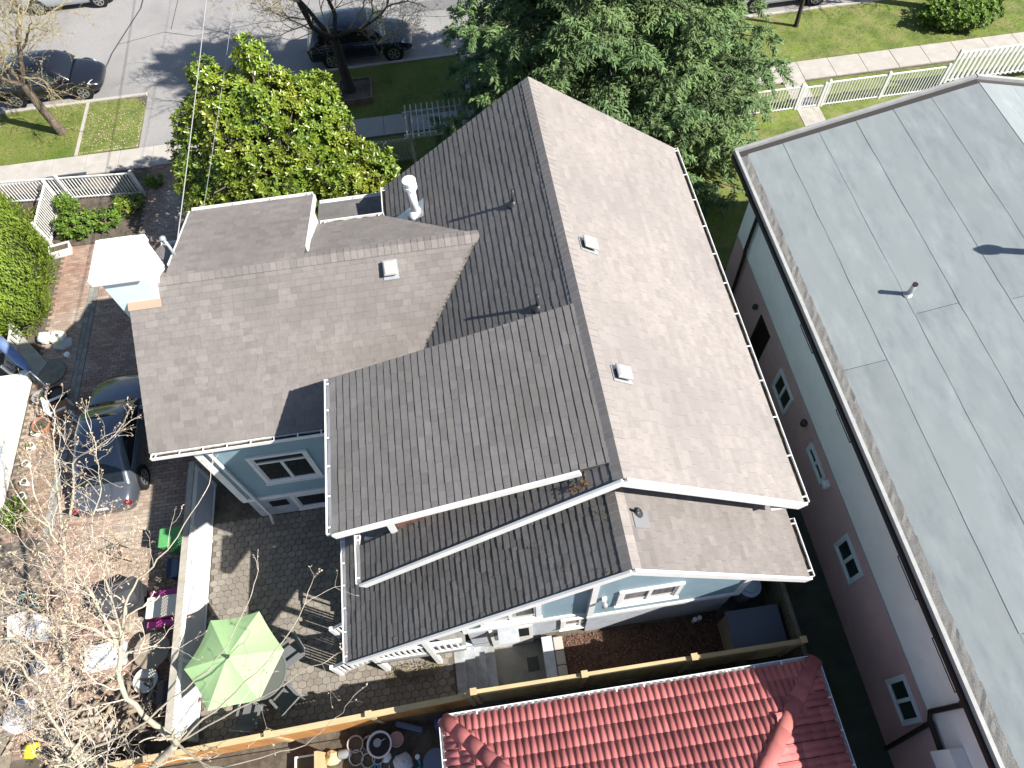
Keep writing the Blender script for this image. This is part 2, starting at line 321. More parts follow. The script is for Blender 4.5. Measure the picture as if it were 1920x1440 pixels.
# ---------------------------------------------------------------- brick driveway and patio, brick by brick
def pieces(name, piece, mt, gen, parent_name, base, pick, n_single=300, base_z=0.006):
    """gen yields (polygon, height, tint); the n_single with the highest pick() become objects, the rest one joined mesh"""
    g = MB()
    for r_ in base: rect(g, *r_, base_z)
    root = tag(g.build(parent_name, mat('joint_sand', (0.13, 0.115, 0.09), (0.085, 0.08, 0.06), scale=20, rough=1.0)), kind='structure')
    L = sorted(gen, key=lambda q: -pick(q[0]))
    rest = MB()
    for i, (pts, h, t, mm) in enumerate(L):
        tgt = MB() if (i < n_single or mm is not mt) else rest
        cx = sum(p[0] for p in pts) / len(pts); cy = sum(p[1] for p in pts) / len(pts)
        n = len(pts); top = [(cx + (x - cx) * 0.95, cy + (y - cy) * 0.95, h) for x, y in pts]; bot = [(x, y, 0.0) for x, y in pts]
        mid = [(x, y, h - 0.006) for x, y in pts]
        tgt.add(bot + mid + top, [(j, (j + 1) % n, n + (j + 1) % n, n + j) for j in range(n)] + [(n + j, n + (j + 1) % n, 2 * n + (j + 1) % n, 2 * n + j) for j in range(n)] + [tuple(range(2 * n, 3 * n))], t)
        if tgt is not rest: tgt.build(piece, mm, root)
    rest.build(piece + '_field', mt, root, kind='stuff')
    return root
def drive_bricks():
    out = []; bw, bl = 0.115, 0.235
    def zone(x0, x1, y0, y1):
        r = 0; y = y0
        while y < y1:
            x = x0 + (0.5 * bl if r % 2 else 0)
            while x < x1:
                segs = [(max(x, x0), min(x + bl, x1))]
                if y < 19.3 and x < -13.0 and x + bl > -13.345: segs = [(max(x, x0), -13.345), (-13.0, min(x + bl, x1))]
                for xa, xb in segs:
                    if xb - xa < 0.03: continue
                    j = 0.004
                    out.append(([(xa + j, y + j), (xb - j, y + j), (xb - j, y + bw - j), (xa + j, y + bw - j)], 0.03 + RND.uniform(-0.004, 0.004), RND.random() ** 1.3, brick))
                x += bl
            y += bw; r += 1
    zone(-14.6, -8.5, 2.6, 19.6); zone(-11.9, -8.5, 19.6, 23.3)
    y = 7.0
    while y < 19.3:                                   # the band of grey edging bricks
        for xx in (-13.33, -13.17): out.append(([(xx, y), (xx + 0.15, y), (xx + 0.15, y + 0.21), (xx, y + 0.21)], 0.034, RND.random(), brickg))
        y += 0.215
    return out
pieces('drive', 'brick', brick, drive_bricks(), 'brick_driveway', [(-14.62, -8.4, 2.55, 19.62), (-11.92, -8.4, 19.62, 23.32)],
       lambda p: -abs(p[0][0] + 13.3) * 0.8 - abs(p[0][1] - 16.2) * 0.55)
def patio_pavers():
    """squashed hexagon setts in offset rows, every corner a little off"""
    out = []; w, h = 0.205, 0.165; pk = 0.045; J = {}
    def c(kx, ky):
        if (kx, ky) not in J: J[kx, ky] = (RND.uniform(-0.014, 0.014), RND.uniform(-0.012, 0.012))
        return J[kx, ky]
    x0, y0 = -8.35, 2.25
    for j in range(36):
        for i in range(33):
            sx = 2 * i + (j % 2); pts = []
            for dx, dy in ((0, 0), (1, -1), (2, 0), (2, 1), (1, 2), (0, 1)):
                kx = sx + dx
                yy = y0 + j * h + (-pk / 2 if dy == -1 else pk / 2 if dy == 0 else h - pk / 2 if dy == 1 else h + pk / 2)
                o = c(kx, round(yy * 200)); pts.append((x0 + kx * w / 2 + o[0], yy + o[1]))
            mx = sum(p[0] for p in pts) / 6; my = sum(p[1] for p in pts) / 6
            if mx > -1.95 or my > 8.1: continue
            out.append(([(mx + (x - mx) * 0.955, my + (y - my) * 0.95) for x, y in pts], 0.035 + RND.uniform(-0.004, 0.004), RND.random(), paver))
    return out
pieces('patio', 'paver', paver, patio_pavers(), 'patio', [(-8.35, -1.88, 2.25, 8.1)], lambda p: -abs(p[0][0] + 4.6) - abs(p[0][1] - 3.6) * 1.4)
# mulch bed behind the house, garden beds
def heap(name, x0, x1, y0, y1, mt, h=0.05, step=0.12, z=0.02):
    g = MB(); nx = max(2, int((x1 - x0) / step)); ny = max(2, int((y1 - y0) / step)); vs = []; fs = []
    for j in range(ny + 1):
        for i in range(nx + 1):
            e = 0.0 if i in (0, nx) or j in (0, ny) else 1.0
            vs.append((x0 + (x1 - x0) * i / nx, y0 + (y1 - y0) * j / ny, z + e * h * RND.random()))
    for j in range(ny):
        for i in range(nx): k = j * (nx + 1) + i; fs.append((k, k + 1, k + nx + 2, k + nx + 1))
    g.add(vs, fs); return tag(g.build(name, mt, smooth=True), kind='structure')
heap('mulch_bed', 0.75, 6.3, 2.35, 3.46, mulch, 0.04, 0.09)
n = 2600; P = np.stack([NR.uniform(0.8, 6.2, n), NR.uniform(2.4, 3.45, n), NR.uniform(0.03, 0.07, n)], 1); a = NR.rand(n) * 6.28
leaves('bark_chips', P, np.stack([np.cos(a), np.sin(a), 0.3 * NR.randn(n)], 1), np.stack([0.3 * NR.randn(n), 0.3 * NR.randn(n), np.ones(n)], 1), 0.04 + 0.05 * NR.rand(n), 0.02 + 0.02 * NR.rand(n),
       mat('bark_chip', (0.20, 0.115, 0.08), (0.11, 0.06, 0.045), scale=3, rough=1, tint=(0.5, 1.6)), bpy.data.objects['mulch_bed'], kind='stuff')
heap('garden_bed', -15.0, -11.95, 19.65, 21.75, soil, 0.06, 0.15)
heap('neighbour_soil', -9.5, -1.5, -0.8, 1.9, soil, 0.06, 0.12, z=0.05)
n = 4200; P = np.stack([NR.uniform(-14.4, -8.6, n), NR.uniform(2.3, 8.2, n), np.full(n, 0.045)], 1); P = P[(np.sin(P[:, 0] * 1.7 + 1) + np.cos(P[:, 1] * 1.9) > -0.3)]; n = len(P); a = NR.rand(n) * 6.28
tag(leaves('leaf_litter', P, np.stack([np.cos(a), np.sin(a), 0.25 * NR.randn(n)], 1), np.stack([0.3 * NR.randn(n), 0.3 * NR.randn(n), np.ones(n)], 1), 0.04 + 0.09 * NR.rand(n), 0.02 + 0.045 * NR.rand(n),
       mat('pale_leaf_litter', (0.46, 0.39, 0.29), (0.28, 0.22, 0.155), scale=2, rough=1, tint=(0.5, 1.4)), None, kind='stuff'), 'pale dry leaf litter under the big bare tree', 'litter')
heap('cluttered_yard', -16.5, -13.0, 2.2, 8.4, mat('trodden_earth', (0.24, 0.20, 0.155), (0.15, 0.125, 0.095), scale=6, rough=1.0, bump=0.8, bscale=40), 0.06, 0.2, z=0.04)
# ================================================================ the blue house
house = thing('blue_house', 'blue sided house with brown grey shingle roofs in the centre', 'house', (0, 0, 0))
S = 0.713; XR = 1.99; ZR = 8.54                      # main roof: pitch, ridge x, ridge height
def ml(x): return ZR - S * (XR - x)                   # left slope height
def mr(x): return ZR - S * (x - XR)
ZL = 7.5; XL = 1.97
def ll(x): return ZL - S * (XL - x)
def lr(x): return ZL - S * (x - XL)
def wb(y): return 7.36 - 0.55 * (10.93 - y)           # wing roof, back slope
def wf(y): return 7.36 - 0.55 * (y - 10.93)
DS = (8.46 - 7.05) / (1.88 + 3.15)
def dm(x): return 7.05 + DS * (x + 3.15)              # shed dormer
SHS = (7.40 - 6.62) / (13.62 - 10.93)
def sh(y): return 7.40 - SHS * (y - 10.93)            # shed on the wing's street side
TABS = []                                             # every shingle of every slope
CAMP = Vector((0, 0, 19.5))
def slope(name, o, sdir, tdir, tmax, ivals, mt, expo=0.152, tab=0.27, thick=0.012, curl=0.0, deckpts=None, jag=0.004, **_k):
    """a roof slope: a deck with courses of shingle tabs; ivals(t) -> list of (s0, s1) along the course at height t up the slope"""
    o, sdir, tdir = V(o), V(sdir).normalized(), V(tdir).normalized(); nrm = sdir.cross(tdir)
    if nrm.z < 0: nrm = -nrm
    d = MB()
    if deckpts: d.slab([V(p) - nrm * 0.004 for p in deckpts], -nrm * 0.09)
    part = d.build(name, deck, house)
    rows = int(tmax / expo + 0.999)
    for r in range(rows):
        t0 = r * expo; t1 = min(t0 + expo, tmax)
        A = ivals(t0 + 1e-4); B = ivals(t1 - 1e-4)
        if len(A) != len(B): B = A = ivals((t0 + t1) / 2)
        for (a0, a1), (b0, b1) in zip(A, B):
            x = min(a0, b0) - RND.uniform(0, tab) - (tab / 2 if r % 2 else 0); first = True
            while x < max(a1, b1):
                w = tab * RND.uniform(0.72, 1.22); p0, p1 = x, x + w; x += w
                q0, q1 = max(p0, a0), min(p1, a1); u0, u1 = max(p0, b0), min(p1, b1)
                if q1 - q0 < 0.01 and u1 - u0 < 0.01: continue
                if q1 < q0: q0 = q1 = min(max(p0, a0), a1)
                if u1 < u0: u0 = u1 = min(max(p0, b0), b1)
                gp = 0.0016; th = thick + RND.random() * thick * 0.4; cl0 = curl * RND.random() ** 2; cl1 = curl * RND.random() ** 2
                tt = t0 - RND.random() * jag - 0.004
                f = lambda s_, t_, h_: o + sdir * s_ + tdir * t_ + nrm * h_
                vs = [f(q0 + gp, tt, 0), f(q1 - gp, tt, 0), f(q1 - gp, tt + 0.5 * cl1, th + cl1), f(q0 + gp, tt + 0.5 * cl0, th + cl0),
                      f(u1 - gp, t1 + 0.01, 0.003), f(u0 + gp, t1 + 0.01, 0.003)]
                fs = [(0, 1, 2, 3), (3, 2, 4, 5), (1, 4, 2), (0, 3, 5)]
                c = (vs[2] + vs[5]) / 2; dv = CAMP - c; area = (q1 - q0 + u1 - u0) / 2 * (t1 - t0)
                TABS.append((area * dv.normalized().dot(nrm) / dv.length_squared, vs, fs, min(1, max(0, RND.gauss(0.5, 0.24))), part, mt))
    return part
c1 = 1 / math.sqrt(1 + S * S); XE = 5.90; XLE = -1.92
YF, YB = 14.5, 4.24
V2 = lambda x: 10.94 - (0.33 - x) * (10.94 - 8.9) / (0.33 + 1.24)          # valley on the patio side
V1 = lambda x: 10.94 + (0.33 - x) * (12.95 - 10.94) / (0.33 + 1.9)         # valley on the street side
slope('roof_slope', (XE, 0, mr(XE)), (0, 1, 0), (-1, 0, S), (XE - XR) / c1, lambda t: [(YB, YF)], shingle, deckpts=[(XE, YB, mr(XE)), (XE, YF, mr(XE)), (XR, YF, ZR), (XR, YB, ZR)])
def iv_ml(t):
    x = XLE + t * c1
    return [(V1(x), YF), (7.75, V2(x))] if x < 0.33 else [(7.75, YF)]
slope('roof_slope', (XLE, 0, ml(XLE)), (0, 1, 0), (1, 0, S), (XR - XLE) / c1, lambda t: [(a, b) for a, b in iv_ml(t) if b - a > 0.02] or [(12.95, YF)], shingle_shaded, thick=0.011, curl=0.005, jag=0.010, expo=0.162,
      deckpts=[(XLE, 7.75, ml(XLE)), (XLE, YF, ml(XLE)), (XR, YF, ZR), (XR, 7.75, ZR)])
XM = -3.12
slope('roof_slope', (XM, 0, ml(XM)), (0, 1, 0), (1, 0, S), (XR - 0.05 - XM) / c1, lambda t: [(YB, 5.05)], shingle_shaded, thick=0.0115, curl=0.006, jag=0.010, expo=0.16,
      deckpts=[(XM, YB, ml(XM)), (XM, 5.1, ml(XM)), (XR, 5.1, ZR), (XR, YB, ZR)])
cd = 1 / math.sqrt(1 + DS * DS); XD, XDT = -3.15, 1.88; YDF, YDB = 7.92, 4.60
slope('dormer_roof', (XD, 0, dm(XD)), (0, 1, 0), (1, 0, DS), (XDT - XD) / cd, lambda t: [(YDB, YDF)], shingle_shaded, thick=0.016, curl=0.004, jag=0.005, expo=0.151,
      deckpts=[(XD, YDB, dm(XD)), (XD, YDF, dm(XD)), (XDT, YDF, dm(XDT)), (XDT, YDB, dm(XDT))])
XW0 = -7.52; cw = 1 / math.sqrt(1 + 0.55 ** 2); YWE = 7.62
vx2 = lambda y: 0.33 - (10.94 - y) * (0.33 + 1.24) / (10.94 - 8.9)
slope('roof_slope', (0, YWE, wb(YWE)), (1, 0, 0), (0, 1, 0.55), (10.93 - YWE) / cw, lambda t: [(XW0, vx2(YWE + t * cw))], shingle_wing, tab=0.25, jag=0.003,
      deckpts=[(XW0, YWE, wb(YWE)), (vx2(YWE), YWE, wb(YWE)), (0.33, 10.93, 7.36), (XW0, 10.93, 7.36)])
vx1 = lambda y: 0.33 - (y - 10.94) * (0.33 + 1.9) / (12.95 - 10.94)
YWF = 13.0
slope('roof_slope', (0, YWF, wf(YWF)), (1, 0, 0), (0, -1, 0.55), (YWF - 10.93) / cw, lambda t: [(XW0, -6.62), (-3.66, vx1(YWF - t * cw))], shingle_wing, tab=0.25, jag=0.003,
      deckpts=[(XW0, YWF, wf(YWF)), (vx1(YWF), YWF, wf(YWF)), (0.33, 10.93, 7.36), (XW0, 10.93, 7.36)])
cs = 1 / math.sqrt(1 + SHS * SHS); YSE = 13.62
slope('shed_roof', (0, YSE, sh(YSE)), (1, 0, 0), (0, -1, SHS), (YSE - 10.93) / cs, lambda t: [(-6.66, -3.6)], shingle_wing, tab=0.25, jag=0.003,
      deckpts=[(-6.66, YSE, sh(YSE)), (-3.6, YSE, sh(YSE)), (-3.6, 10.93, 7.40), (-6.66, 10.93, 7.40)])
XLL, XLR2, YLB = -3.78, 5.93, 3.03
slope('porch_roof', (XLL, 0, ll(XLL)), (0, 1, 0), (1, 0, S), (XL - XLL) / c1, lambda t: [(YLB, 5.9 if XLL + t * c1 < -2.4 else 4.75)], shingle_shaded, thick=0.0125, curl=0.008, jag=0.012, expo=0.156,
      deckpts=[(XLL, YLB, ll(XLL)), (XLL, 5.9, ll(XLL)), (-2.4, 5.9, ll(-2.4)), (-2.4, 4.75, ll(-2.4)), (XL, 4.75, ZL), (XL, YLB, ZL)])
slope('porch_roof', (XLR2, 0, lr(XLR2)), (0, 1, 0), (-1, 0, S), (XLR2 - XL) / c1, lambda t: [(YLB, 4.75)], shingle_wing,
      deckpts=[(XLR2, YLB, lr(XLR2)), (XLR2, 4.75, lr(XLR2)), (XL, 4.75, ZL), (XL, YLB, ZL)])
slope('entry_roof', (0, 15.1, 4.86), (1, 0, 0), (0, -1, 0.12), 2.3, lambda t: [(-3.95, -1.75)], shingle_shaded, thick=0.008,
      deckpts=[(-3.95, 15.1, 4.86), (-1.75, 15.1, 4.86), (-1.75, 12.8, 5.14), (-3.95, 12.8, 5.14)])
# the 300 shingles that show largest are objects, the others one joined field for each slope
TABS.sort(key=lambda q: -q[0])
FIELD = {}
for i, (sc_, vs, fs, t, part, mt) in enumerate(TABS):
    if i < 300: MB().add(vs, fs, t).build('shingle', mt, part)
    else: FIELD.setdefault(part.name, (MB(), part, mt))[0].add(vs, fs, t)
for mb, part, mt in FIELD.values(): mb.build('shingle_field', mt, part, kind='stuff')
# ridge caps, one by one
def ridge(a, b, slope_l, slope_r, perp, mt, w=0.17, n_step=0.15):
    a, b = V(a), V(b); d = (b - a); L = d.length; d.normalize(); perp = V(perp); k = int(L / n_step)
    rp = MB(); rp.bar(a - Z * 0.06, b - Z * 0.06, 0.08, 0.06); root = rp.build('ridge_board', deck, house)
    for i in range(k):
        p = a + d * (i * n_step); q = p + d * (n_step + 0.03); h0 = 0.026 + RND.uniform(0, 0.006); h1 = 0.016; t = min(1, max(0, RND.gauss(0.5, 0.26)))
        m = MB()
        vs = []
        for c, h in ((p, h0), (q, h1)):
            vs += [c + perp * w + Z * (h - w * slope_r), c + perp * (w * 0.35) + Z * (h - w * 0.30 * slope_r), c + Z * (h + 0.006) - perp * (w * 0.02), c - perp * (w * 0.35) + Z * (h - w * 0.30 * slope_l), c - perp * w + Z * (h - w * slope_l)]
        low = [v - Z * 0.03 for v in vs[:5]]
        m.add(vs + low, [(0, 1, 6, 5), (1, 2, 7, 6), (2, 3, 8, 7), (3, 4, 9, 8), (10, 11, 1, 0), (11, 12, 2, 1), (12, 13, 3, 2), (13, 14, 4, 3)], t)
        m.build('ridge_cap', mt, root, smooth=False)
ridge((XR, YB, ZR), (XR, YF, ZR), S, S, (1, 0, 0), shingle)
ridge((XL, YLB, ZL), (XL, 4.7, ZL), S, S, (1, 0, 0), shingle)
ridge((XW0, 10.93, 7.37), (0.30, 10.93, 7.37), 0.55, 0.34, (0, 1, 0), shingle_wing)
# walls
def wall(name, pts, ax, c0, c1_, mt):
    m = MB()
    if ax == 'x': m.slab([(c0, p[0], p[1]) for p in pts], (c1_ - c0, 0, 0))
    else: m.slab([(p[0], c0, p[1]) for p in pts], (0, c1_ - c0, 0))
    return m.build(name, mt, house)
wall('wall', [(8.03, 1.46), (8.03, 5.62), (10.93, 7.2), (12.6, 6.2), (12.6, 1.46)], 'x', -7.0, -1.7, blue)
wall('foundation', [(8.06, 0), (8.06, 1.3), (12.55, 1.3), (12.55, 0)], 'x', -6.97, -1.7, found)
wall('wall', [(5.3, 0.0), (5.3, 5.98), (1.99, 8.36), (-1.6, 5.8), (-1.6, 0.0)], 'y', 4.76, 14.0, blue)
wall('wall', [(-2.3, 0.0), (-2.3, dm(-2.3) - 0.12), (1.8, dm(1.8) - 0.14), (1.8, 0.0)], 'y', 5.05, 7.6, blue)
wall('wall', [(1.55, 2.1), (1.55, ll(1.55) - 0.12), (1.97, 7.34), (5.2, lr(5.2) - 0.12), (5.2, 2.1)], 'y', 3.49, 4.9, blue)
wall('wall', [(-1.35, 1.75), (-1.35, ll(-1.35) - 0.12), (1.55, ll(1.55) - 0.12), (1.55, 1.75)], 'y', 3.61, 4.9, blue)
wall('foundation', [(-1.33, -0.7), (-1.33, 1.75), (1.57, 1.75), (1.57, 2.1), (5.18, 2.1), (5.18, -0.7)], 'y', 3.63, 4.85, found)
wall('foundation', [(1.6, 0.0), (1.6, 1.95), (5.17, 1.95), (5.17, 0.0)], 'y', 3.53, 3.7, found)
wall('wall', [(-6.35, 2.4), (-6.35, 6.5), (-3.9, 6.5), (-3.9, 2.4)], 'y', 12.6, 13.2, blue)
wall('wall', [(-3.85, 0.0), (-3.85, 4.85), (-1.8, 4.85), (-1.8, 0.0)], 'y', 12.6, 14.7, blue)
# cedar shingled cheek of the dormer
cheekm = mat('cedar_shake', (0.150, 0.078, 0.056), (0.095, 0.052, 0.040), scale=6, rough=0.9, tint=(0.6, 1.5))
ck = MB(); ck.slab([(-2.28, 5.045, ml(-2.28)), (1.7, 5.045, ml(1.7)), (1.7, 5.045, dm(1.7) - 0.1), (-2.28, 5.045, dm(-2.28) - 0.1)], (0, 0.004, 0)); cheek = ck.build('dormer_cheek', cheekm, house)
z = ml(-2.28)
while z < 8.3:
    xa = max(-2.26, XR - (ZR - z) / S - 0.25)
    xa = -2.26; xb = min(1.6, XR - (ZR - z) / S + 0.1)
    x = xa + RND.uniform(0, 0.1) - 0.1
    while x < xb:
        w = RND.uniform(0.10, 0.2); x0 = max(x, xa); x1 = min(x + w, xb); x += w
        if x1 - x0 < 0.03: continue
        zt = min(z + 0.15, dm((x0 + x1) / 2) - 0.1)
        if zt - z < 0.02: continue
        m = MB(); m.add([(x0 + .004, 5.018, z), (x1 - .004, 5.018, z), (x1 - .004, 5.04, zt), (x0 + .004, 5.04, zt), (x0 + .004, 5.044, z), (x1 - .004, 5.044, z)], [(0, 1, 2, 3), (4, 5, 1, 0), (0, 3, 4), (1, 5, 2)], RND.random()); m.build('cedar_shingle', cheekm, cheek)
    z += 0.14
# fascia, rake boards, gutters
def board(pts, w=0.04, h=0.2, name='fascia', mt=white, parent=house):
    for a, b in zip(pts[:-1], pts[1:]):
        m = MB(); m.bar(a, b, w, h); m.build(name, mt, parent)
def rake(fn, x0, x1, y, h=0.22, off=-0.07, w=0.045): board([(x0, y, fn(x0) + off), (x1, y, fn(x1) + off)], w, h, 'rake_board')
rake(mr, XR - 0.01, XE, YB - 0.024, 0.24, -0.09); rake(ml, XM, XR + 0.01, YB - 0.026, 0.2, -0.07)
rake(mr, XR, XE, YF - 0.03, 0.2, -0.2); rake(ml, XLE, XR, YF - 0.032, 0.2, -0.2)
rake(lr, XL - 0.01, XLR2, YLB - 0.024, 0.2, -0.08); rake(ll, XLL, XL + 0.01, YLB - 0.026, 0.2, -0.08)
rake(dm, XD, 1.35, YDB - 0.024, 0.17, -0.075); rake(dm, XD, 1.2, YDF - 0.03, 0.12, -0.16)
board([(XW0 + 0.03, YWE, wb(YWE) - 0.2), (XW0 + 0.03, 10.93, 7.16)], 0.04, 0.18, 'rake_board'); board([(XW0 + 0.034, 10.93, 7.16), (XW0 + 0.034, YWF, wf(YWF) - 0.2)], 0.04, 0.18, 'rake_board')
board([(-3.58, 11.35, sh(11.35) - 0.06), (-3.58, YSE, sh(YSE) - 0.07)], 0.04, 0.15, 'rake_board'); board([(-6.68, 11.35, sh(11.35) - 0.06), (-6.68, YSE, sh(YSE) - 0.07)], 0.04, 0.15, 'rake_board')
m = MB(); m.slab([(-3.62, 11.3, wf(11.3) - 0.05), (-3.62, 13.2, wf(13.2) - 0.05), (-3.62, 13.2, sh(13.2) - 0.1), (-3.62, 11.3, sh(11.3) - 0.1)], (-0.06, 0, 0)); m.build('shed_cheek', white, house)
m = MB(); m.slab([(-6.6, 11.3, wf(11.3) - 0.05), (-6.6, 13.2, wf(13.2) - 0.05), (-6.6, 13.2, sh(13.2) - 0.1), (-6.6, 11.3, sh(11.3) - 0.1)], (-0.06, 0, 0)); m.build('shed_cheek', paleblue, house)
debris = mat('gutter_leaf_litter', (0.075, 0.062, 0.040), (0.035, 0.028, 0.020), scale=25, rough=1.0, bump=0.8, bscale=60)
bracket_me = None
def gutter(a, b, out, litter=True, step=0.92, w=0.115):
    """a U channel hung on the eave from a to b, opening upwards; out = horizontal direction away from the roof"""
    global bracket_me
    a, b, out = V(a), V(b), V(out); d = (b - a).normalized(); L = (b - a).length
    m = MB(); h = 0.105
    m.bar(a + out * 0.008 - Z * h / 2, b + out * 0.008 - Z * h / 2, 0.012, h)
    m.bar(a + out * w - Z * (h / 2 - 0.006), b + out * w - Z * (h / 2 - 0.006), 0.016, h + 0.01)
    m.bar(a + out * (w / 2 + 0.003) - Z * (h - 0.006), b + out * (w / 2 + 0.003) - Z * (h - 0.006), w - 0.018, 0.01)
    for e in (a + d * 0.005, b - d * 0.005): m.obox(e + out * (w / 2 + .003) - Z * h / 2, (abs(out.x) * (w - 0.02) + abs(d.x) * 0.008 + 0.0, abs(out.y) * (w - 0.02) + abs(d.y) * 0.008, h - 0.01))
    g = m.build('gutter', whitem, house)
    if litter:
        m = MB(); k = int(L / 0.12); vs = []; fs = []
        for i in range(k + 1):
            p = a + d * (L * i / k)
            for e in (0.018, w / 2, w - 0.014): vs.append(p + out * e - Z * (0.055 + RND.uniform(-0.02, 0.022)))
        for i in range(k):
            for j in range(2): q = i * 3 + j; fs.append((q, q + 1, q + 4, q + 3))
        m.add(vs, fs); m.build('leaf_litter', debris, g, smooth=True)
    n = int(L / step)
    for i in range(n + 1):
        p = a + d * (0.12 + (L - 0.24) * i / max(n, 1)); m = MB(); m.bar(p + out * 0.0 + Z * 0.006, p + out * (w - 0.01) + Z * 0.006, 0.03, 0.008); m.build('gutter_bracket', whitem, g)
GY = 0.045
gutter((XE + 0.01, YB + 0.02, mr(XE) - 0.02), (XE + 0.01, YF, mr(XE) - 0.02), (1, 0, 0))
gutter((XLR2 + 0.01, YLB + 0.02, lr(XLR2) - 0.02), (XLR2 + 0.01, 4.3, lr(XLR2) - 0.02), (1, 0, 0))
gutter((XLE - 0.01, 13.3, ml(XLE) - 0.02), (XLE - 0.01, YF, ml(XLE) - 0.02), (-1, 0, 0))
gutter((XD - 0.01, YDB + 0.02, dm(XD) - 0.02), (XD - 0.01, YDF, dm(XD) - 0.02), (-1, 0, 0), litter=False, step=0.62)
gutter((XM - 0.01, YB + 0.02, ml(XM) - 0.02), (XM - 0.01, 5.3, ml(XM) - 0.02), (-1, 0, 0), litter=False)
gutter((XLL - 0.01, YLB + 0.02, ll(XLL) - 0.02), (XLL - 0.01, 5.85, ll(XLL) - 0.02), (-1, 0, 0), litter=False, step=0.55)
gutter((XW0 + 0.02, YWE - 0.01, wb(YWE) - 0.02), (-2.6, YWE - 0.01, wb(YWE) - 0.02), (0, -1, 0), step=0.5)
gutter((-6.64, YSE + 0.01, sh(YSE) - 0.02), (-3.62, YSE + 0.01, sh(YSE) - 0.02), (0, 1, 0), litter=False)
gutter((-3.55, YWF + 0.01, wf(YWF) - 0.02), (-1.95, YWF + 0.01, wf(YWF) - 0.02), (0, 1, 0))
gutter((XW0, YWF + 0.01, wf(YWF) - 0.02), (-6.72, YWF + 0.01, wf(YWF) - 0.02), (0, 1, 0), litter=False)
gutter((-3.92, 15.12, 4.85), (-1.95, 15.12, 4.85), (0, 1, 0), litter=False)
# soffits under the overhangs
for pts in ([(XE, YB, mr(XE) - .14), (XE, YF, mr(XE) - .14), (5.28, YF, mr(XE) - .14), (5.28, YB, mr(XE) - .14)], [(XW0, YWE, wb(YWE) - .14), (-2.5, YWE, wb(YWE) - .14), (-2.5, 8.05, wb(YWE) - .14), (XW0, 8.05, wb(YWE) - .14)]):
    m = MB(); m.slab(pts, (0, 0, -0.015)); m.build('soffit', white, house)
# trim boards on the walls
def tbox(a, b, name='trim_board', mt=white): return MB().box(a, b).build(name, mt, house)
tbox((-7.04, 7.985, 1.30), (-2.3, 8.028, 1.48)); tbox((-7.045, 7.98, 1.48), (-6.86, 8.03, 5.58)); tbox((-7.045, 8.03, 1.3), (-7.0, 8.2, 5.6))
tbox((-1.4, 3.565, 1.75), (1.56, 3.608, 1.95)); tbox((1.54, 3.445, 1.95), (5.24, 3.487, 2.14)); tbox((1.545, 3.45, 2.14), (1.68, 3.492, ll(1.6) - 0.15)); tbox((5.08, 3.45, 2.14), (5.235, 3.492, 4.95)); tbox((5.2, 3.49, 2.14), (5.24, 3.65, 4.95))
tbox((-1.40, 3.56, 1.95), (-1.26, 3.612, 5.0)); tbox((-2.36, 5.0, ml(-2.3) + 0.01), (-2.22, 5.043, 6.98)); tbox((-2.345, 5.043, ml(-2.3) + 0.01), (-2.3, 5.2, 6.98))
# downspouts
def pipe(path, r=0.035, name='downspout', mt=white, n=8, parent=house): return MB().tube(path, r, n).build(name, mt, parent, smooth=True)
pipe([(-6.72, 7.6, 5.4), (-6.72, 7.75, 5.25), (-6.68, 7.95, 5.0), (-6.62, 7.95, 0.35), (-6.6, 7.75, 0.1)], 0.045)
pipe([(-3.05, 5.25, 4.75), (-2.6, 5.2, 4.5), (-2.5, 5.2, 0.2)], 0.04)
pipe([(5.95, 4.6, 4.55), (5.35, 4.6, 4.2), (5.35, 4.6, 0.2)], 0.04)
# windows
def window(parent, o, r, n, w, h, cols=(1.0,), transom=0.0, fr=0.10, gm=None, sill=True, frm=white):
    """a framed window: o lower left corner on the wall, r right vector, n outward normal"""
    o, r, n = V(o), V(r), V(n)
    def bx(mb, u0, u1, v0, v1, d0, d1):
        p = [o + r * u + Z * v + n * d for d in (d0, d1) for u, v in ((u0, v0), (u1, v0), (u1, v1), (u0, v1))]
        mb.add(p, [(0, 1, 2, 3), (7, 6, 5, 4), (0, 4, 5, 1), (1, 5, 6, 2), (2, 6, 7, 3), (3, 7, 4, 0)])
    m = MB()
    bx(m, -fr, w + fr, h, h + fr, 0.002, 0.06); bx(m, -fr, w + fr, -fr, 0, 0.002, 0.055); bx(m, -fr, 0, 0, h, 0.002, 0.052); bx(m, w, w + fr, 0, h, 0.002, 0.052)
    s = 0.045
    bx(m, 0, w, 0, s, 0.002, 0.035); bx(m, 0, w, h - s, h, 0.002, 0.035); bx(m, 0, s, s, h - s, 0.002, 0.034); bx(m, w - s, w, s, h - s, 0.002, 0.034)
    x = 0.0
    for c in cols[:-1]: x += c * w; bx(m, x - 0.04, x + 0.04, s, h - transom - s, 0.002, 0.04)
    if transom: bx(m, s, w - s, h - transom - 0.045, h - transom + 0.03, 0.002, 0.041)
    f = m.build('window', frm, parent)
    x = 0.0
    for c in cols:
        m = MB(); bx(m, x + 0.04, x + c * w - 0.04, s, h - transom - 0.04, 0.003, 0.012); m.build('pane', gm or glass, f); x += c * w
    if transom: m = MB(); bx(m, s, w - s, h - transom + 0.03, h - s, 0.003, 0.012); m.build('pane', gm or glass, f)
    if sill: m = MB(); bx(m, -fr - 0.03, w + fr + 0.03, -fr - 0.045, -fr, 0.002, 0.09); m.build('sill', frm, f)
    return f
RX, NY = (1, 0, 0), (0, -1, 0)
window(house, (-5.95, 8.03, 2.42), RX, NY, 1.28, 1.38, (0.5, 0.5), 0.3)
window(house, (-4.02, 8.03, 2.42), RX, NY, 1.2, 1.38, (0.5, 0.5), 0.3)
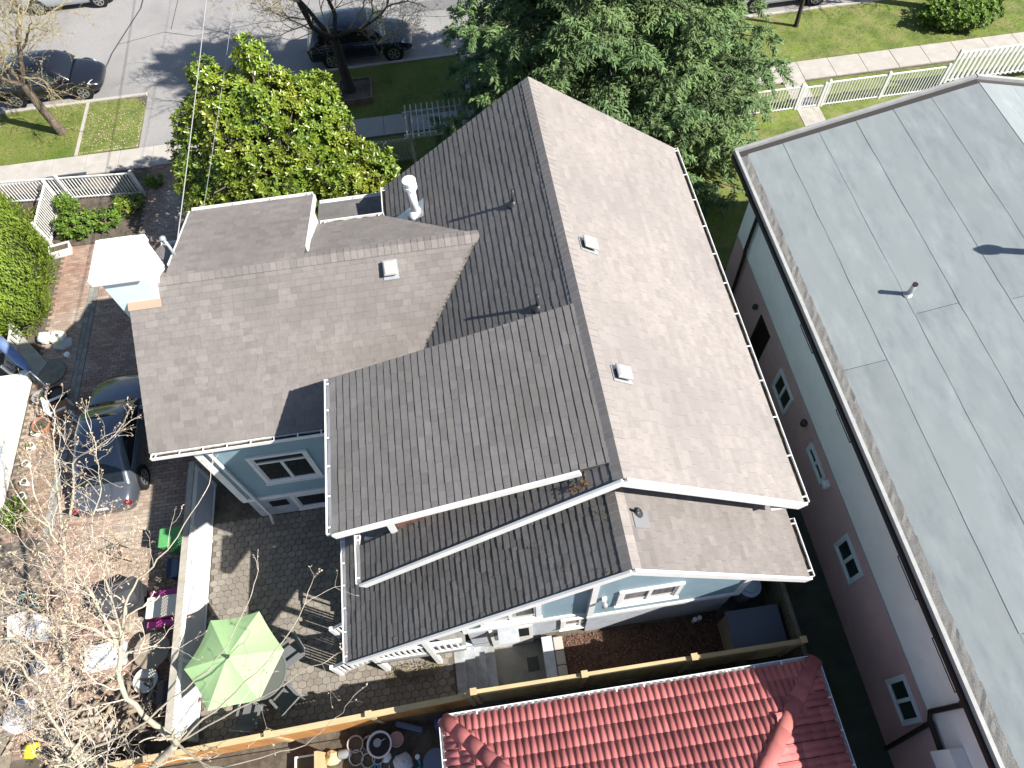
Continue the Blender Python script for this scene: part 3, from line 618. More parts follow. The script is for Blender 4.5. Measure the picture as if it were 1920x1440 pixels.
window(house, (-5.7, 8.06, 0.35), RX, NY, 1.9, 0.8, (0.45, 0.55), 0)
tbox((-6.45, 8.03, 0.64), (-5.98, 8.058, 0.98), 'wall_vent', black)
window(house, (2.26, 3.49, 2.98), RX, NY, 1.22, 0.96, (0.5, 0.5), 0, gm=glassc)
window(house, (-0.82, 3.61, 2.42), RX, NY, 1.18, 1.1, (0.5, 0.5), 0, gm=glassc, fr=0.12)
window(house, (1.05, 3.63, 0.5), RX, NY, 0.82, 0.85, (0.5, 0.5), 0, gm=glassc, fr=0.09)
# basement door with canopy
d = tbox((-0.82, 3.585, -0.62), (0.25, 3.628, 1.45), 'door', white); MB().box((-0.72, 3.577, 0.35), (-0.32, 3.584, 1.25)).build('pane', glassc, d); MB().box((-0.22, 3.577, 0.35), (0.16, 3.584, 1.3)).build('pane', glass, d)
MB().obox((-0.28, 3.56, 0.2), (0.03, 0.03, 0.12)).build('door_handle', steel, d)
cn = MB(); cn.slab([(-0.6, 3.6, 1.6), (-0.1, 3.6, 1.6), (-0.1, 3.25, 1.5), (-0.6, 3.25, 1.5)], (0, 0, 0.012)); cn.build('door_canopy', galv, house)
# wall lamp beside the back window
lp = tbox((1.80, 3.42, 3.55), (1.9, 3.488, 3.75), 'wall_lamp', white); m = MB(); m.lathe((1.85, 3.36, 3.42), [(0.02, 0.2), (0.06, 0.16), (0.075, 0.06), (0.03, 0.0)], 10); m.build('lamp_shade', galv, lp, smooth=True)
# chimney on the wing gable
cx0, cx1, cy0, cy1 = -7.74, -6.84, 10.53, 11.5
ch = MB().box((cx0, cy0, 3.0), (cx1, cy1, 7.93)).build('chimney', paleblue, house)
m = MB(); m.box((cx0 - 0.13, cy0 - 0.11, 7.93), (cx1 + 0.02, cy1 + 0.06, 8.12)); m.box((cx0 - 0.05, cy0 - 0.03, 8.12), (cx1 - 0.25, cy1 + 0.05, 8.14)); m.build('chimney_cap', white, ch, bevel=0.012)
m = MB(); m.box((cx1 - 0.001, cy0 + 0.3, 7.3), (cx1 + 0.06, cy1 - 0.1, 7.9)); m.build('chimney_cladding', white, ch)
m = MB(); m.slab([(cx0 + 0.2, cy0 - 0.16, wb(cy0 - 0.16) + 0.022), (cx1 + 0.03, cy0 - 0.16, wb(cy0 - 0.16) + 0.022), (cx1 + 0.03, cy0 - 0.001, wb(cy0) + 0.022), (cx0 + 0.2, cy0 - 0.001, wb(cy0) + 0.022)], (0, 0, 0.006)); m.build('flashing', mat('copper_flashing', (0.33, 0.235, 0.175), rough=0.7), ch)
# service mast with gooseneck beside the chimney
sm_ = pipe([(-6.62, 11.75, wf(11.75)), (-6.62, 11.75, wf(11.75) + 0.55), (-6.66, 11.8, wf(11.75) + 0.66), (-6.72, 11.88, wf(11.75) + 0.64)], 0.035, 'service_mast', galv)
MB().lathe((-6.62, 11.75, wf(11.75) - 0.02), [(0.12, 0.0), (0.1, 0.05), (0.045, 0.12)], 12).build('mast_boot', galv, sm_, smooth=True)
MB().lathe((-6.73, 11.9, wf(11.75) + 0.6), [(0.07, 0.0), (0.075, 0.08), (0.02, 0.12)], 10).build('weather_head', galv, sm_, smooth=True)
# white flue on the left slope
fx, fy = -1.13, 12.84; fz = ml(fx)
fl = pipe([(fx, fy, fz - 0.05), (fx, fy, fz + 0.98)], 0.1, 'flue', white, 16)
MB().lathe((fx, fy, fz), [(0.24, -0.08), (0.2, 0.02), (0.13, 0.12), (0.105, 0.13)], 18).build('flue_boot', white, fl, smooth=True)
MB().lathe((fx, fy, fz + 0.86), [(0.11, 0.0), (0.17, 0.01), (0.17, 0.1), (0.12, 0.11), (0.12, 0.16), (0.165, 0.17), (0.165, 0.25), (0.06, 0.285), (0.0, 0.29)], 18).build('flue_cap', white, fl, smooth=False)
up = Vector((-S, 0, 1)).normalized()
m = MB(); m.slab([V(fx - 0.62, fy - 0.02, ml(fx - 0.62)) + up * 0.024, V(fx + 0.2, fy - 0.28, ml(fx + 0.2)) + up * 0.024, V(fx + 0.25, fy + 0.28, ml(fx + 0.25)) + up * 0.024, V(fx - 0.62, fy + 0.3, ml(fx - 0.62)) + up * 0.024], up * 0.004)
m.build('flue_flashing', galv, fl)
# small plumbing vents
def vent_pipe(x, y, z, h, r=0.035, mt=darkmetal):
    p = pipe([(x, y, z - 0.05), (x, y, z + h)], r, 'vent_pipe', mt, 10); MB().lathe((x, y, z), [(0.13, -0.06), (0.11, 0.01), (0.06, 0.06), (r + 0.004, 0.1)], 12).build('vent_boot', darkmetal, p, smooth=True)
vent_pipe(1.13, 11.15, ml(1.13), 0.42); vent_pipe(1.21, 8.26, ml(1.21), 0.42)
vp = vent_pipe(2.30, 4.06, lr(2.30), 0.2, 0.03); dn = V(S, 0, 1).normalized()
m = MB(); m.slab([V(2.2, 3.78, lr(2.2)) + dn * 0.022, V(2.5, 3.78, lr(2.5)) + dn * 0.022, V(2.5, 4.12, lr(2.5)) + dn * 0.022, V(2.2, 4.12, lr(2.2)) + dn * 0.022], dn * 0.004); m.build('vent_flashing', mat('dull_flashing', (0.16, 0.16, 0.165), rough=0.6), house)
# box vents
def box_vent(c, sdir, tdir, nrm, mt, base_mt=galv):
    c, sdir, tdir, nrm = V(c), V(sdir).normalized(), V(tdir).normalized(), V(nrm).normalized()
    def fr(pts): return [c + sdir * a + tdir * b_ + nrm * h for a, b_, h in pts]
    m = MB(); m.add(fr([(-.17, -.24, .02), (.17, -.24, .02), (.17, .2, .02), (-.17, .2, .02), (-.17, -.24, .028), (.17, -.24, .028), (.17, .2, .028), (-.17, .2, .028)]), [(4, 5, 6, 7), (0, 1, 5, 4), (1, 2, 6, 5), (2, 3, 7, 6), (3, 0, 4, 7)])
    b_ = m.build('roof_vent', base_mt, house)
    m = MB(); m.add(fr([(-.09, -.1, .028), (.09, -.1, .028), (.09, .12, .028), (-.09, .12, .028), (-.09, -.1, .1), (.09, -.1, .1), (.09, .12, .1), (-.09, .12, .1)]), [(0, 1, 5, 4), (1, 2, 6, 5), (2, 3, 7, 6), (3, 0, 4, 7)]); m.build('vent_throat', black, b_)
    m = MB(); m.add(fr([(-.15, -.17, .10), (.15, -.17, .10), (.15, .17, .10), (-.15, .17, .10), (-.15, -.17, .15), (.15, -.17, .15), (.15, .17, .13), (-.15, .17, .13), (-.11, -.12, .185), (.11, -.12, .185), (.11, .12, .165), (-.11, .12, .165)]),
                     [(0, 3, 2, 1), (0, 1, 5, 4), (1, 2, 6, 5), (2, 3, 7, 6), (3, 0, 4, 7), (4, 5, 9, 8), (5, 6, 10, 9), (6, 7, 11, 10), (7, 4, 8, 11), (8, 9, 10, 11)]); m.build('vent_hood', mt, b_, bevel=0.02)
ventw = mat('vent_white_plastic', (0.41, 0.40, 0.375), (0.34, 0.33, 0.31), scale=5, rough=0.5)
ventg = mat('vent_grey_plastic', (0.34, 0.34, 0.335), (0.28, 0.28, 0.275), scale=5, rough=0.5)
box_vent((-1.75, 10.50, wb(10.50)), (1, 0, 0), (0, 1, .55), (0, -.55, 1), ventw)
box_vent((2.42, 9.44, mr(2.42)), (0, 1, 0), (-1, 0, S), (S, 0, 1), ventw)
box_vent((2.42, 6.35, mr(2.42)), (0, 1, 0), (-1, 0, S), (S, 0, 1), ventg)
# moss tufts and dead leaves in the valleys and under the dormer
mossm = mat('moss', (0.075, 0.072, 0.025), (0.045, 0.042, 0.018), scale=6, rough=1, tint=(0.5, 1.5)); litterm = mat('dead_leaves', (0.15, 0.080, 0.035), (0.07, 0.04, 0.022), scale=5, rough=1, tint=(0.5, 1.6))
def clump(name, pts, mt, n, spread, size, parent=house):
    P = []; 
    for p in pts: P += [V(p) + Vector((RND.gauss(0, spread), RND.gauss(0, spread), 0)) for _ in range(n)]
    P = [(p.x, p.y, p.z + RND.uniform(0.0, 0.025)) for p in P]; P = np.array(P); k = len(P); a = NR.rand(k) * 6.28
    return leaves(name, P, np.stack([np.cos(a), np.sin(a), 0.5 * NR.rand(k)], 1), np.stack([0.4 * NR.randn(k), 0.4 * NR.randn(k), np.ones(k)], 1), size * (0.6 + NR.rand(k)), size * 0.6 * (0.6 + NR.rand(k)), mt, parent, kind='stuff')
clump('dead_leaves', [(1.42, 4.42, ml(1.42) + .02), (1.3, 4.38, ml(1.3) + .02), (1.2, 4.4, ml(1.2) + .02)], litterm, 45, 0.04, 0.03)
clump('moss', [(1.6, 3.12, ll(1.6) + .02), (1.75, 4.1, ll(1.75) + .02), (0.6, 3.9, ll(0.6) + .02), (-0.4, 3.7, ll(-.4) + .02), (0.9, 3.4, ll(.9) + .02)], mossm, 20, 0.05, 0.022)
vp_ = [(x, V2(x), ml(x) + 0.025) for x in np.linspace(-1.2, 0.2, 26)]; clump('valley_litter', vp_, mossm, 9, 0.022, 0.024)
vp_ = [(x, V1(x), ml(x) + 0.025) for x in np.linspace(-1.8, 0.2, 26)]; clump('valley_litter', vp_, mossm, 9, 0.02, 0.026)
clump('moss', [(x, y, wb(y) + 0.015) for x, y in [(-3.4, 9.0), (-2.9, 8.75), (-2.6, 9.1), (-2.0, 9.2), (-4.0, 8.6), (-4.3, 8.45), (-2.3, 8.8)]], mossm, 7, 0.12, 0.02)
clump('moss', [(x, y, ml(x) + 0.025) for x, y in [(1.5, 10), (1.55, 12.2), (1.3, 8.8), (0.6, 9.0), (1.6, 9.3), (1.5, 13.2), (0.2, 10.2), (-0.5, 13.6)]], mossm, 10, 0.05, 0.022)
# ---------------------------------------------------------------- back porch
pdk = MB().box((-3.62, 3.3, 1.22), (-1.42, 5.3, 1.36)).build('porch_deck', mat('porch_boards', (0.22, 0.22, 0.21), (0.15, 0.15, 0.145), scale=4, rough=0.85), house)
for x, y in ((-3.56, 3.36), (-2.22, 3.34), (-3.56, 5.2)):
    MB().box((x - 0.06, y - 0.06, 0.0), (x + 0.06, y + 0.06, min(ll(x) - 0.12, 4.4))).build('porch_post', white, house)
def railing(a, b, z0, h, step=0.13):
    a, b = V(a), V(b); L = (b - a).length; d = (b - a).normalized()
    r = MB().bar(a + Z * (z0 + h), b + Z * (z0 + h), 0.09, 0.05).build('porch_railing', white, house); MB().bar(a + Z * (z0 + 0.1), b + Z * (z0 + 0.1), 0.06, 0.05).build('bottom_rail', white, r)
    n = int(L / step)
    for i in range(1, n): p = a + d * (L * i / n); MB().box((p.x - .02, p.y - .02, z0 + 0.125), (p.x + .02, p.y + .02, z0 + h - 0.025)).build('baluster', white, r)
railing((-3.5, 3.36, 0), (-2.28, 3.35, 0), 1.36, 0.95); railing((-2.16, 3.34, 0), (-1.42, 3.34, 0), 1.36, 0.95); railing((-3.56, 4.35, 0), (-3.56, 5.14, 0), 1.36, 0.95)
# porch stair down to the patio
for i in range(6): MB().box((-3.7 - 0.2 * (i + 1), 3.45, 1.2 - 0.2 * (i + 1) - 0.05), (-3.68 - 0.2 * i, 4.3, 1.2 - 0.2 * (i + 1))).build('stair_tread', mat('dark_stair', (0.05, 0.05, 0.052), rough=0.8), house)
for y in (3.42, 4.34):
    m = MB(); m.bar((-3.6, y, 2.25), (-4.75, y, 1.02), 0.07, 0.05); m.bar((-3.6, y, 1.3), (-4.75, y, 0.15), 0.05, 0.05); r = m.build('stair_rail', white, house)
    MB().box((-4.8, y - 0.05, 0), (-4.7, y + 0.05, 1.1)).build('newel_post', white, house)
    for i in range(1, 8): q = i / 8; x = -3.6 - 1.15 * q; MB().box((x - .018, y - .018, 1.3 - 1.15 * q + .02), (x + .018, y + .018, 2.25 - 1.23 * q - .02)).build('baluster', white, r)
# ---------------------------------------------------------------- sunken basement entry
st = tag(MB().box((-0.82, 2.5, -0.75), (0.45, 3.62, -0.62)).build('sunken_landing', wetconc), kind='structure')
for i in range(4):
    x0 = -1.85 + 0.26 * i; MB().box((x0, 2.5, -0.75), (x0 + 0.26 if i < 3 else -0.82, 3.62, -0.02 - 0.145 * i)).build('step', mat('painted_step', (0.38, 0.40, 0.42), (0.27, 0.28, 0.29), scale=4, rough=0.9, c3=(0.20, 0.20, 0.19), scale3=1.5), st)
wl = MB(); wl.box((0.45, 2.5, -0.75), (0.72, 3.52, 0.16)); wl.box((-1.85, 2.36, -0.75), (0.72, 2.5, 0.10)); wl.box((-1.855, 3.615, -0.75), (-1.35, 3.75, 0.02)); wl.build('kerb_wall', found, st)
MB().box((0.0, 2.85, -0.615), (0.3, 3.2, -0.6)).build('drain_grate', darkmetal, st)
for i in range(3): MB().box((0.74, 2.42 + i * 0.36, 0.0), (0.98, 2.76 + i * 0.36, 0.2 - 0.02 * i)).build('kerb_stone', concrete, st, bevel=0.02)
# overhead service wires from the mast to the street
wm = mat('wire_grey', (0.30, 0.30, 0.30), rough=0.6)
def wire(a, b, sag, r, name, label):
    a, b = V(a), V(b); pts = [a.lerp(b, i / 24) - Z * sag * 4 * (i / 24) * (1 - i / 24) for i in range(25)]
    tag(MB().tube(pts, r, 5).build(name, wm, None, smooth=True), label, 'wire')
wire((-6.72, 11.9, 6.95), (-6.85, 40.0, 7.5), 0.3, 0.014, 'service_cable', 'pale twisted service cable running from the roof mast to the street')
wire((-6.75, 12.95, 5.9), (-5.9, 40.0, 6.4), 0.3, 0.006, 'phone_wire', 'thin phone wire from the eave beside the service cable')
# ================================================================ pink and white neighbour house
ph = thing('pink_house', 'long pink and white stucco house with grey flat-pitched roof on the right', 'house')
PX, PY0, PY1 = 8.2, -6.0, 13.75
MB().box((PX, PY0, 0.0), (19.0, PY1, 2.62)).build('lower_wall', pink, ph)
MB().box((PX, PY0, 2.66), (19.0, PY1, 5.45)).build('upper_wall', whitest, ph)
MB().box((PX - 0.015, PY0, 2.62), (19.0, PY1 + 0.01, 2.66)).build('belt_flashing', galv, ph)
ES = 0.24; XP_, XQ = 7.6, 13.6
def pz(x): return 5.56 + ES * (min(x, 2 * XQ - x) - XP_)
YE0, YE1 = -6.6, 14.28
m = MB(); m.slab([(XP_, YE0, pz(XP_) - 0.16), (XQ, YE0, pz(XQ) - 0.16), (XQ, YE1, pz(XQ) - 0.16), (XP_, YE1, pz(XP_) - 0.16)], (0, 0, 0.13)); m.slab([(XQ, YE0, pz(XQ) - 0.16), (20.0, YE0, pz(20.0) - 0.16), (20.0, YE1, pz(20.0) - 0.16), (XQ, YE1, pz(XQ) - 0.16)], (0, 0, 0.13)); rf = m.build('roof', deck, ph)
xs = [7.86]; 
while xs[-1] < 13.2: xs.append(xs[-1] + 0.92)
xs[-1] = 13.6
def strip(x0, x1, y0, y1, lift, t, lapside):
    m = MB(); n = max(2, int((y1 - y0) / 0.5)); vs = []; fs = []
    for i in range(n + 1):
        y = y0 + (y1 - y0) * i / n; wv = RND.uniform(-0.008, 0.008)
        xe = min(x1 + 0.05, XQ); vs += [(x0 + wv, y, pz(x0) - 0.03), (x0 + wv, y, pz(x0) - 0.0205 + lift), (xe, y, pz(xe) - 0.024)]
    for i in range(n): k = 3 * i; fs += [(k, k + 3, k + 4, k + 1), (k + 1, k + 4, k + 5, k + 2)]
    m.add(vs, fs, t); m.build('roof_sheet', rollroof, rf)
for i in range(len(xs) - 1):
    ys = [-6.5, RND.uniform(1.0, 8.5), 14.05]
    for y0, y1 in zip(ys[:-1], ys[1:]): strip(xs[i], xs[i + 1], y0, y1 - 0.012, 0.001 + RND.uniform(0, 0.003), RND.random(), 0)
for i in range(6):
    x0 = XQ + i * 1.0; m = MB(); m.slab([(x0, -6.5, pz(x0) - 0.028), (x0 + 0.995, -6.5, pz(x0 + 0.995) - 0.028), (x0 + 0.995, 14.05, pz(x0 + 0.995) - 0.028), (x0, 14.05, pz(x0) - 0.028)], (0, 0, 0.012), RND.random()); m.build('roof_sheet', rollroof, rf)
# upturned metal edge, gravel strip and brown gutter along the eave
m = MB(); m.box((XP_ - 0.03, YE0, pz(XP_) - 0.14), (XP_ + 0.05, YE1, pz(XP_) + 0.05)); m.build('eave_edge', mat('grey_edge_metal', (0.34, 0.34, 0.33), (0.27, 0.27, 0.265), scale=4, rough=0.6), ph)
m = MB(); m.bar((XP_, YE1 - 0.02, pz(XP_) - 0.03), (XQ, YE1 - 0.02, pz(XQ) - 0.03), 0.1, 0.17); m.bar((XQ, YE1 - 0.022, pz(XQ) - 0.03), (20.0, YE1 - 0.022, pz(20.0) - 0.03), 0.1, 0.17); m.build('gable_edge', MATS['grey_edge_metal'], ph)
m = MB(); n = 160; vs = []; fs = []
for i in range(n + 1):
    y = -6.5 + 20.5 * i / n
    for x in (7.651, 7.72, 7.80, 7.872): vs.append((x + RND.uniform(-.008, .008) * (x > 7.7), y, pz(x) - 0.025 + RND.uniform(0.0, 0.022)))
for i in range(n):
    for j in range(3): k = 4 * i + j; fs.append((k, k + 1, k + 5, k + 4))
m.add(vs, fs); m.build('gravel_strip', gravel, rf, kind='stuff')
m = MB(); m.box((XP_ - 0.09, YE0, pz(XP_) - 0.20), (XP_ - 0.032, YE1 - 0.05, pz(XP_) - 0.08)); m.build('gutter', brown, ph)
for y in (12.9, 0.35):
    MB().tube([(7.55, y, 5.3), (7.8, y, 5.1), (8.1, y, 4.9), (8.1, y, 2.95), (8.1, y - (0.05 if y > 5 else 0.2), 2.75), (8.1, y - 0.15 if y > 5 else -0.2, 0.2)], 0.055, 8).build('downspout', brown, ph)
MB().tube([(8.1, 0.2, 2.8), (8.1, -1.4, 2.62), (8.1, -4, 2.6)], 0.06, 8).build('drain_pipe', brown, ph)
WY, NX = (0, -1, 0), (-1, 0, 0)
pf = mat('pink_house_window_frame', (0.62, 0.66, 0.66), rough=0.4)
gg = mat('greenish_glass', (0.03, 0.05, 0.045), (0.015, 0.02, 0.02), scale=2, rough=0.06, spec=0.8)
for y0, w, z0, h in ((9.18, 0.88, 1.3, 0.78), (6.84, 0.9, 1.9, 0.26), (4.36, 0.9, 1.42, 0.72), (1.10, 0.84, 1.42, 0.8)): window(ph, (PX, y0, z0), WY, NX, w, h, (0.5, 0.5), 0, fr=0.07, gm=gg, sill=False, frm=pf)
for y0, w in ((9.4, 0.85), (6.9, 0.85), (3.3, 0.9), (1.6, 1.0), (-1.0, 1.2)): window(ph, (PX + 0.04, y0, 4.03), WY, NX, w, 1.0, (0.5, 0.5), 0, fr=0.02, gm=glass, sill=False, frm=brown)
d = MB().box((PX - 0.02, 10.28, 0.2), (PX - 0.002, 11.08, 2.2)).build('door', mat('dark_door', (0.016, 0.011, 0.010), rough=0.5), ph); MB().box((PX - 0.05, 10.86, 0.3), (PX - 0.021, 10.9, 2.1)).build('door_stile', brown, d)
MB().lathe((PX - 0.08, 11.4, 2.1), [(0.03, 0.12), (0.07, 0.1), (0.08, 0.0), (0.04, -0.05)], 10).build('wall_lamp', darkmetal, ph, smooth=True)
MB().lathe((PX - 0.07, 7.44, 2.3), [(0.05, 0.12), (0.09, 0.08), (0.09, -0.05), (0.04, -0.08)], 10).build('wall_lamp', darkmetal, ph, smooth=True)
MB().box((PX - 0.16, 5.62, 2.16), (PX - 0.002, 5.82, 2.34)).build('dryer_hood', whitem, ph, bevel=0.02)
# pipe on the neighbour's roof and the tall flue standing on it further right
p = MB().tube([(9.78, 8.58, pz(9.78) - 0.03), (9.78, 8.58, pz(9.78) + 0.34)], 0.055, 12).build('roof_pipe', galv, ph, smooth=True)
MB().lathe((9.78, 8.58, pz(9.78) + 0.31), [(0.058, 0.0), (0.062, 0.04)], 12).build('pipe_collar', brown, p); MB().lathe((9.78, 8.58, pz(9.78) - 0.03), [(0.12, 0), (0.06, 0.04)], 12).build('pipe_boot', galv, p)
p = MB().tube([(13.68, 8.19, pz(13.68)), (13.68, 8.19, pz(13.68) + 1.6)], 0.085, 12).build('roof_flue', galv, ph, smooth=True); MB().lathe((13.68, 8.19, pz(13.68) + 1.45), [(0.13, 0), (0.15, 0.1), (0.05, 0.24)], 14).build('flue_cap', galv, p)
# white rear balcony wall below the eave
MB().box((7.9, -3.6, 2.7), (8.19, -0.35, 3.5)).build('balcony_wall', whitest, ph)
# ================================================================ red tiled house
rh = thing('red_tile_house', 'low building with a red clay tile hip roof at the bottom right', 'house')
RX0, RX1, RY1, RY0, RZ, RK = -1.94, 6.18, 1.68, -4.3, 2.78, 0.30
MB().box((RX0 + 0.4, RY0 + 0.4, 0), (RX1 - 0.4, RY1 - 0.4, RZ - 0.05)).build('wall', whitest, rh)
RYM = (RY0 + RY1) / 2; RH = (RY1 - RY0) / 2
a, b, c, d_ = (RX0, RY1, RZ), (RX1, RY1, RZ), (RX1, RY0, RZ), (RX0, RY0, RZ); e, f_ = (RX0 + RH, RYM, RZ + RK * RH), (RX1 - RH, RYM, RZ + RK * RH)
m = MB(); m.add([a, b, c, d_, e, f_], [(0, 4, 5, 1), (1, 5, 2), (2, 5, 4, 3), (3, 4, 0), (0, 1, 2, 3)]); rdk = m.build('roof', mat('tile_underlay', (0.075, 0.020, 0.018), rough=0.9), rh)
# one barrel tile: rolls along +y uphill, 0.215 wide, 0.39 long
tm = MB(); TW, TL = 0.285, 0.375
prof = [(-0.5, 0.0)] + [(cc + 0.185 * math.cos(math.pi * (1 - k / 5)), 0.004 + 0.024 * math.sin(math.pi * k / 5)) for cc in (-0.25, 0.25) for k in range(6)] + [(0.5, 0.0)]
vs = []
for y, sc_, lift in ((0.0, 1.0, 0.014), (TL, 0.97, 0.0)): vs += [(px * TW, y, pz_ * sc_ + lift) for i, (px, pz_) in enumerate(prof)]
k = len(prof); fs = [(i, i + 1, k + i + 1, k + i) for i in range(k - 1)]
low = [(px * TW, 0.0, -0.005) for px, pz_ in prof]; vs += low; fs += [(2 * k + i, 2 * k + i + 1, i + 1, i) for i in range(k - 1)]
tm.add(vs, fs); TILE = tm.mesh('tile'); TILE.materials.append(tilem); TILE.polygons.foreach_set('use_smooth', [i < k - 1 for i in range(len(TILE.polygons))])
TILES = []
for tone in (0.15, 0.4, 0.6, 0.85):
    t_ = TILE.copy(); t_.attributes['tint'].data.foreach_set('value', [tone] * len(t_.vertices)); TILES.append(t_)
place = []
ang = math.atan(RK); TLS = 0.335
def tiles(o, right, upd, width, run):
    """o eave corner, right along the eave, upd horizontal uphill direction"""
    o, right, upd = V(o), V(right), V(upd); n = int(width / TW); rows = int(run / (TLS * math.cos(ang))) + 1
    for r in range(rows):
        y = r * TLS * math.cos(ang) - 0.03
        for i in range(n):
            x = (i + 0.5) * width / n
            if x < y + 0.10 or x > width - y - 0.10: continue
            p = o + right * x + upd * y + Z * (y * RK + 0.012)
            R3 = Matrix((right, (upd + Z * RK).normalized(), right.cross((upd + Z * RK).normalized()))).transposed().to_4x4()
            place.append((p, R3))
tiles((RX1, RY1, RZ), (-1, 0, 0), (0, -1, 0), RX1 - RX0, RH)
tiles((RX1, RY0, RZ), (0, 1, 0), (-1, 0, 0), RY1 - RY0, RH)
tiles((RX0, RY1, RZ), (0, -1, 0), (1, 0, 0), RY1 - RY0, RH)
tiles((RX0, RY0, RZ), (1, 0, 0), (0, 1, 0), RX1 - RX0, RH)
place.sort(key=lambda q: -(q[0].y - 0.10 * abs(q[0].x - 2)))
rest = MB()
for i, (p, R3) in enumerate(place):
    M_ = Matrix.Translation(p) @ R3
    if i < 300: o = link('roof_tile', RND.choice(TILES), None, rdk); o.matrix_local = M_
    else: rest.add([M_ @ v.co for v in TILE.vertices], [tuple(q.vertices) for q in TILE.polygons], RND.random())
rest.build('roof_tile_field', tilem, rdk, kind='stuff', smooth=True)
def hip(a, b):
    a, b = V(a), V(b); d = (b - a); L = d.length; d.normalize(); s = d.cross(Z).normalized(); u = s.cross(d); n = int(L / 0.36)
    for i in range(n):
        p = a + d * (i * 0.36 - 0.02); q = p + d * 0.40; m = MB(); vs = []
        for c_, rr, up_ in ((p, 0.165, 0.045), (q, 0.155, 0.034)): vs += [c_ + s * (rr * math.cos(math.pi * k / 6)) + u * (up_ + rr * 0.75 * math.sin(math.pi * k / 6) - 0.03) for k in range(7)]
        lo_ = [v - u * 0.02 for v in vs[:7]]; m.add(vs + lo_, [(k, k + 1, 8 + k, 7 + k) for k in range(6)] + [(14 + k, 15 + k, k + 1, k) for k in range(6)], RND.random()); m.build('hip_tile', tilem, rdk, smooth=True)
hip(a, e); hip(b, f_); hip(c, f_); hip(d_, e); hip(e, f_)
for p0, p1, out in (((RX0, RY1 + 0.01, RZ + 0.02), (RX1, RY1 + 0.01, RZ + 0.02), (0, 1, 0)), ((RX1 + 0.01, RY0, RZ + 0.02), (RX1 + 0.01, RY1, RZ + 0.02), (1, 0, 0)), ((RX0 - 0.01, RY0, RZ + 0.02), (RX0 - 0.01, RY1, RZ + 0.02), (-1, 0, 0))):
    _h = house; house = rh; gutter(p0, p1, out, litter=False, step=0.6, w=0.09); house = _h
# ================================================================ fences
def picket_fence(name, label, a, b, h, step, post_step, mt=whitem, pw=0.028, rail=0.05, group=None, posts=True, pick_top=0.0, flat=False):
    a, b = V(a), V(b); L = (b - a).length; d = (b - a).normalized(); ang_ = math.atan2(d.y, d.x)
    t = thing(name, label, 'fence', a, ang_, group)
    for zz in (h - 0.04, 0.12): MB().box((0, -rail / 2, zz - 0.022), (L, rail / 2, zz + 0.022)).build('rail', mt, t)
    n = int(L / step); me = MB().box((-pw / 2, -pw * (0.3 if flat else 0.5), 0.05), (pw / 2, pw * (0.3 if flat else 0.5), h - 0.065 + pick_top)).mesh('picket')
    for i in range(1, n): o = link('picket', me, mt, t); o.location = (L * i / n, 0, 0)
    if posts:
        k = max(1, round(L / post_step))
        for i in range(k + 1): 
            x = L * i / k; p = MB().box((x - 0.045, -0.045, 0), (x + 0.045, 0.045, h + 0.06)).build('post', mt, t); MB().lathe((x, 0, h + 0.06), [(0.066, 0.0), (0.066, 0.02), (0.01, 0.05)], 4, Matrix.Rotation(0.785, 4, 'Z')).build('post_cap', mt, p)
    return t
picket_fence('metal_fence', 'white metal picket fence along the sidewalk in front of the garden bed', (-17.4, 22.35, 0), (-11.9, 21.85, 0), 1.12, 0.125, 2.75)
picket_fence('metal_fence', 'short white metal picket fence beside the thuja, running away from the sidewalk', (-15.07, 21.95, 0), (-15.07, 19.85, 0), 1.12, 0.115, 2.1)
picket_fence('metal_fence', 'white metal picket fence half hidden by conifer branches left of the gate', (7.2, 21.72, 0), (13.55, 21.72, 0), 1.12, 0.12, 2.2)
picket_fence('metal_gate', 'white metal picket gate closing the concrete path', (13.66, 21.72, 0), (14.48, 21.72, 0), 1.05, 0.115, 0.82)['category'] = 'gate'
picket_fence('metal_fence', 'long white metal picket fence to the right of the gate', (14.6, 21.72, 0), (19.3, 21.72, 0), 1.15, 0.115, 2.35)
picket_fence('picket_fence', 'tall white picket railing at the top right corner', (19.5, 21.75, 0.35), (26.0, 21.75, 0.35), 1.35, 0.2, 3.2, mt=white, pw=0.1, flat=True)
picket_fence('picket_fence', 'weathered wooden picket fence beside the arbour', (-5.6, 21.78, 0), (-1.62, 21.78, 0), 1.0, 0.135, 2.0, mt=weather, pw=0.085, flat=True, pick_top=0.14)
# arbour over the front path
ar = thing('arbour', 'weathered white garden arbour with slatted top beside the front path', 'arbour', (-0.5, 21.15, 0))
for x in (-0.92, 0.92):
    for y in (-0.5, 0.55): MB().box((x - 0.06, y - 0.06, 0), (x + 0.06, y + 0.06, 2.15)).build('post', weather, ar)
for y in (-0.56, 0.62): MB().box((-1.12, y - 0.03, 2.06), (1.12, y + 0.03, 2.24)).build('beam', weather, ar)
for i in range(11): x = -1.0 + 0.2 * i; MB().box((x - 0.022, -0.82, 2.24), (x + 0.022, 0.9, 2.32)).build('slat', weather, ar)
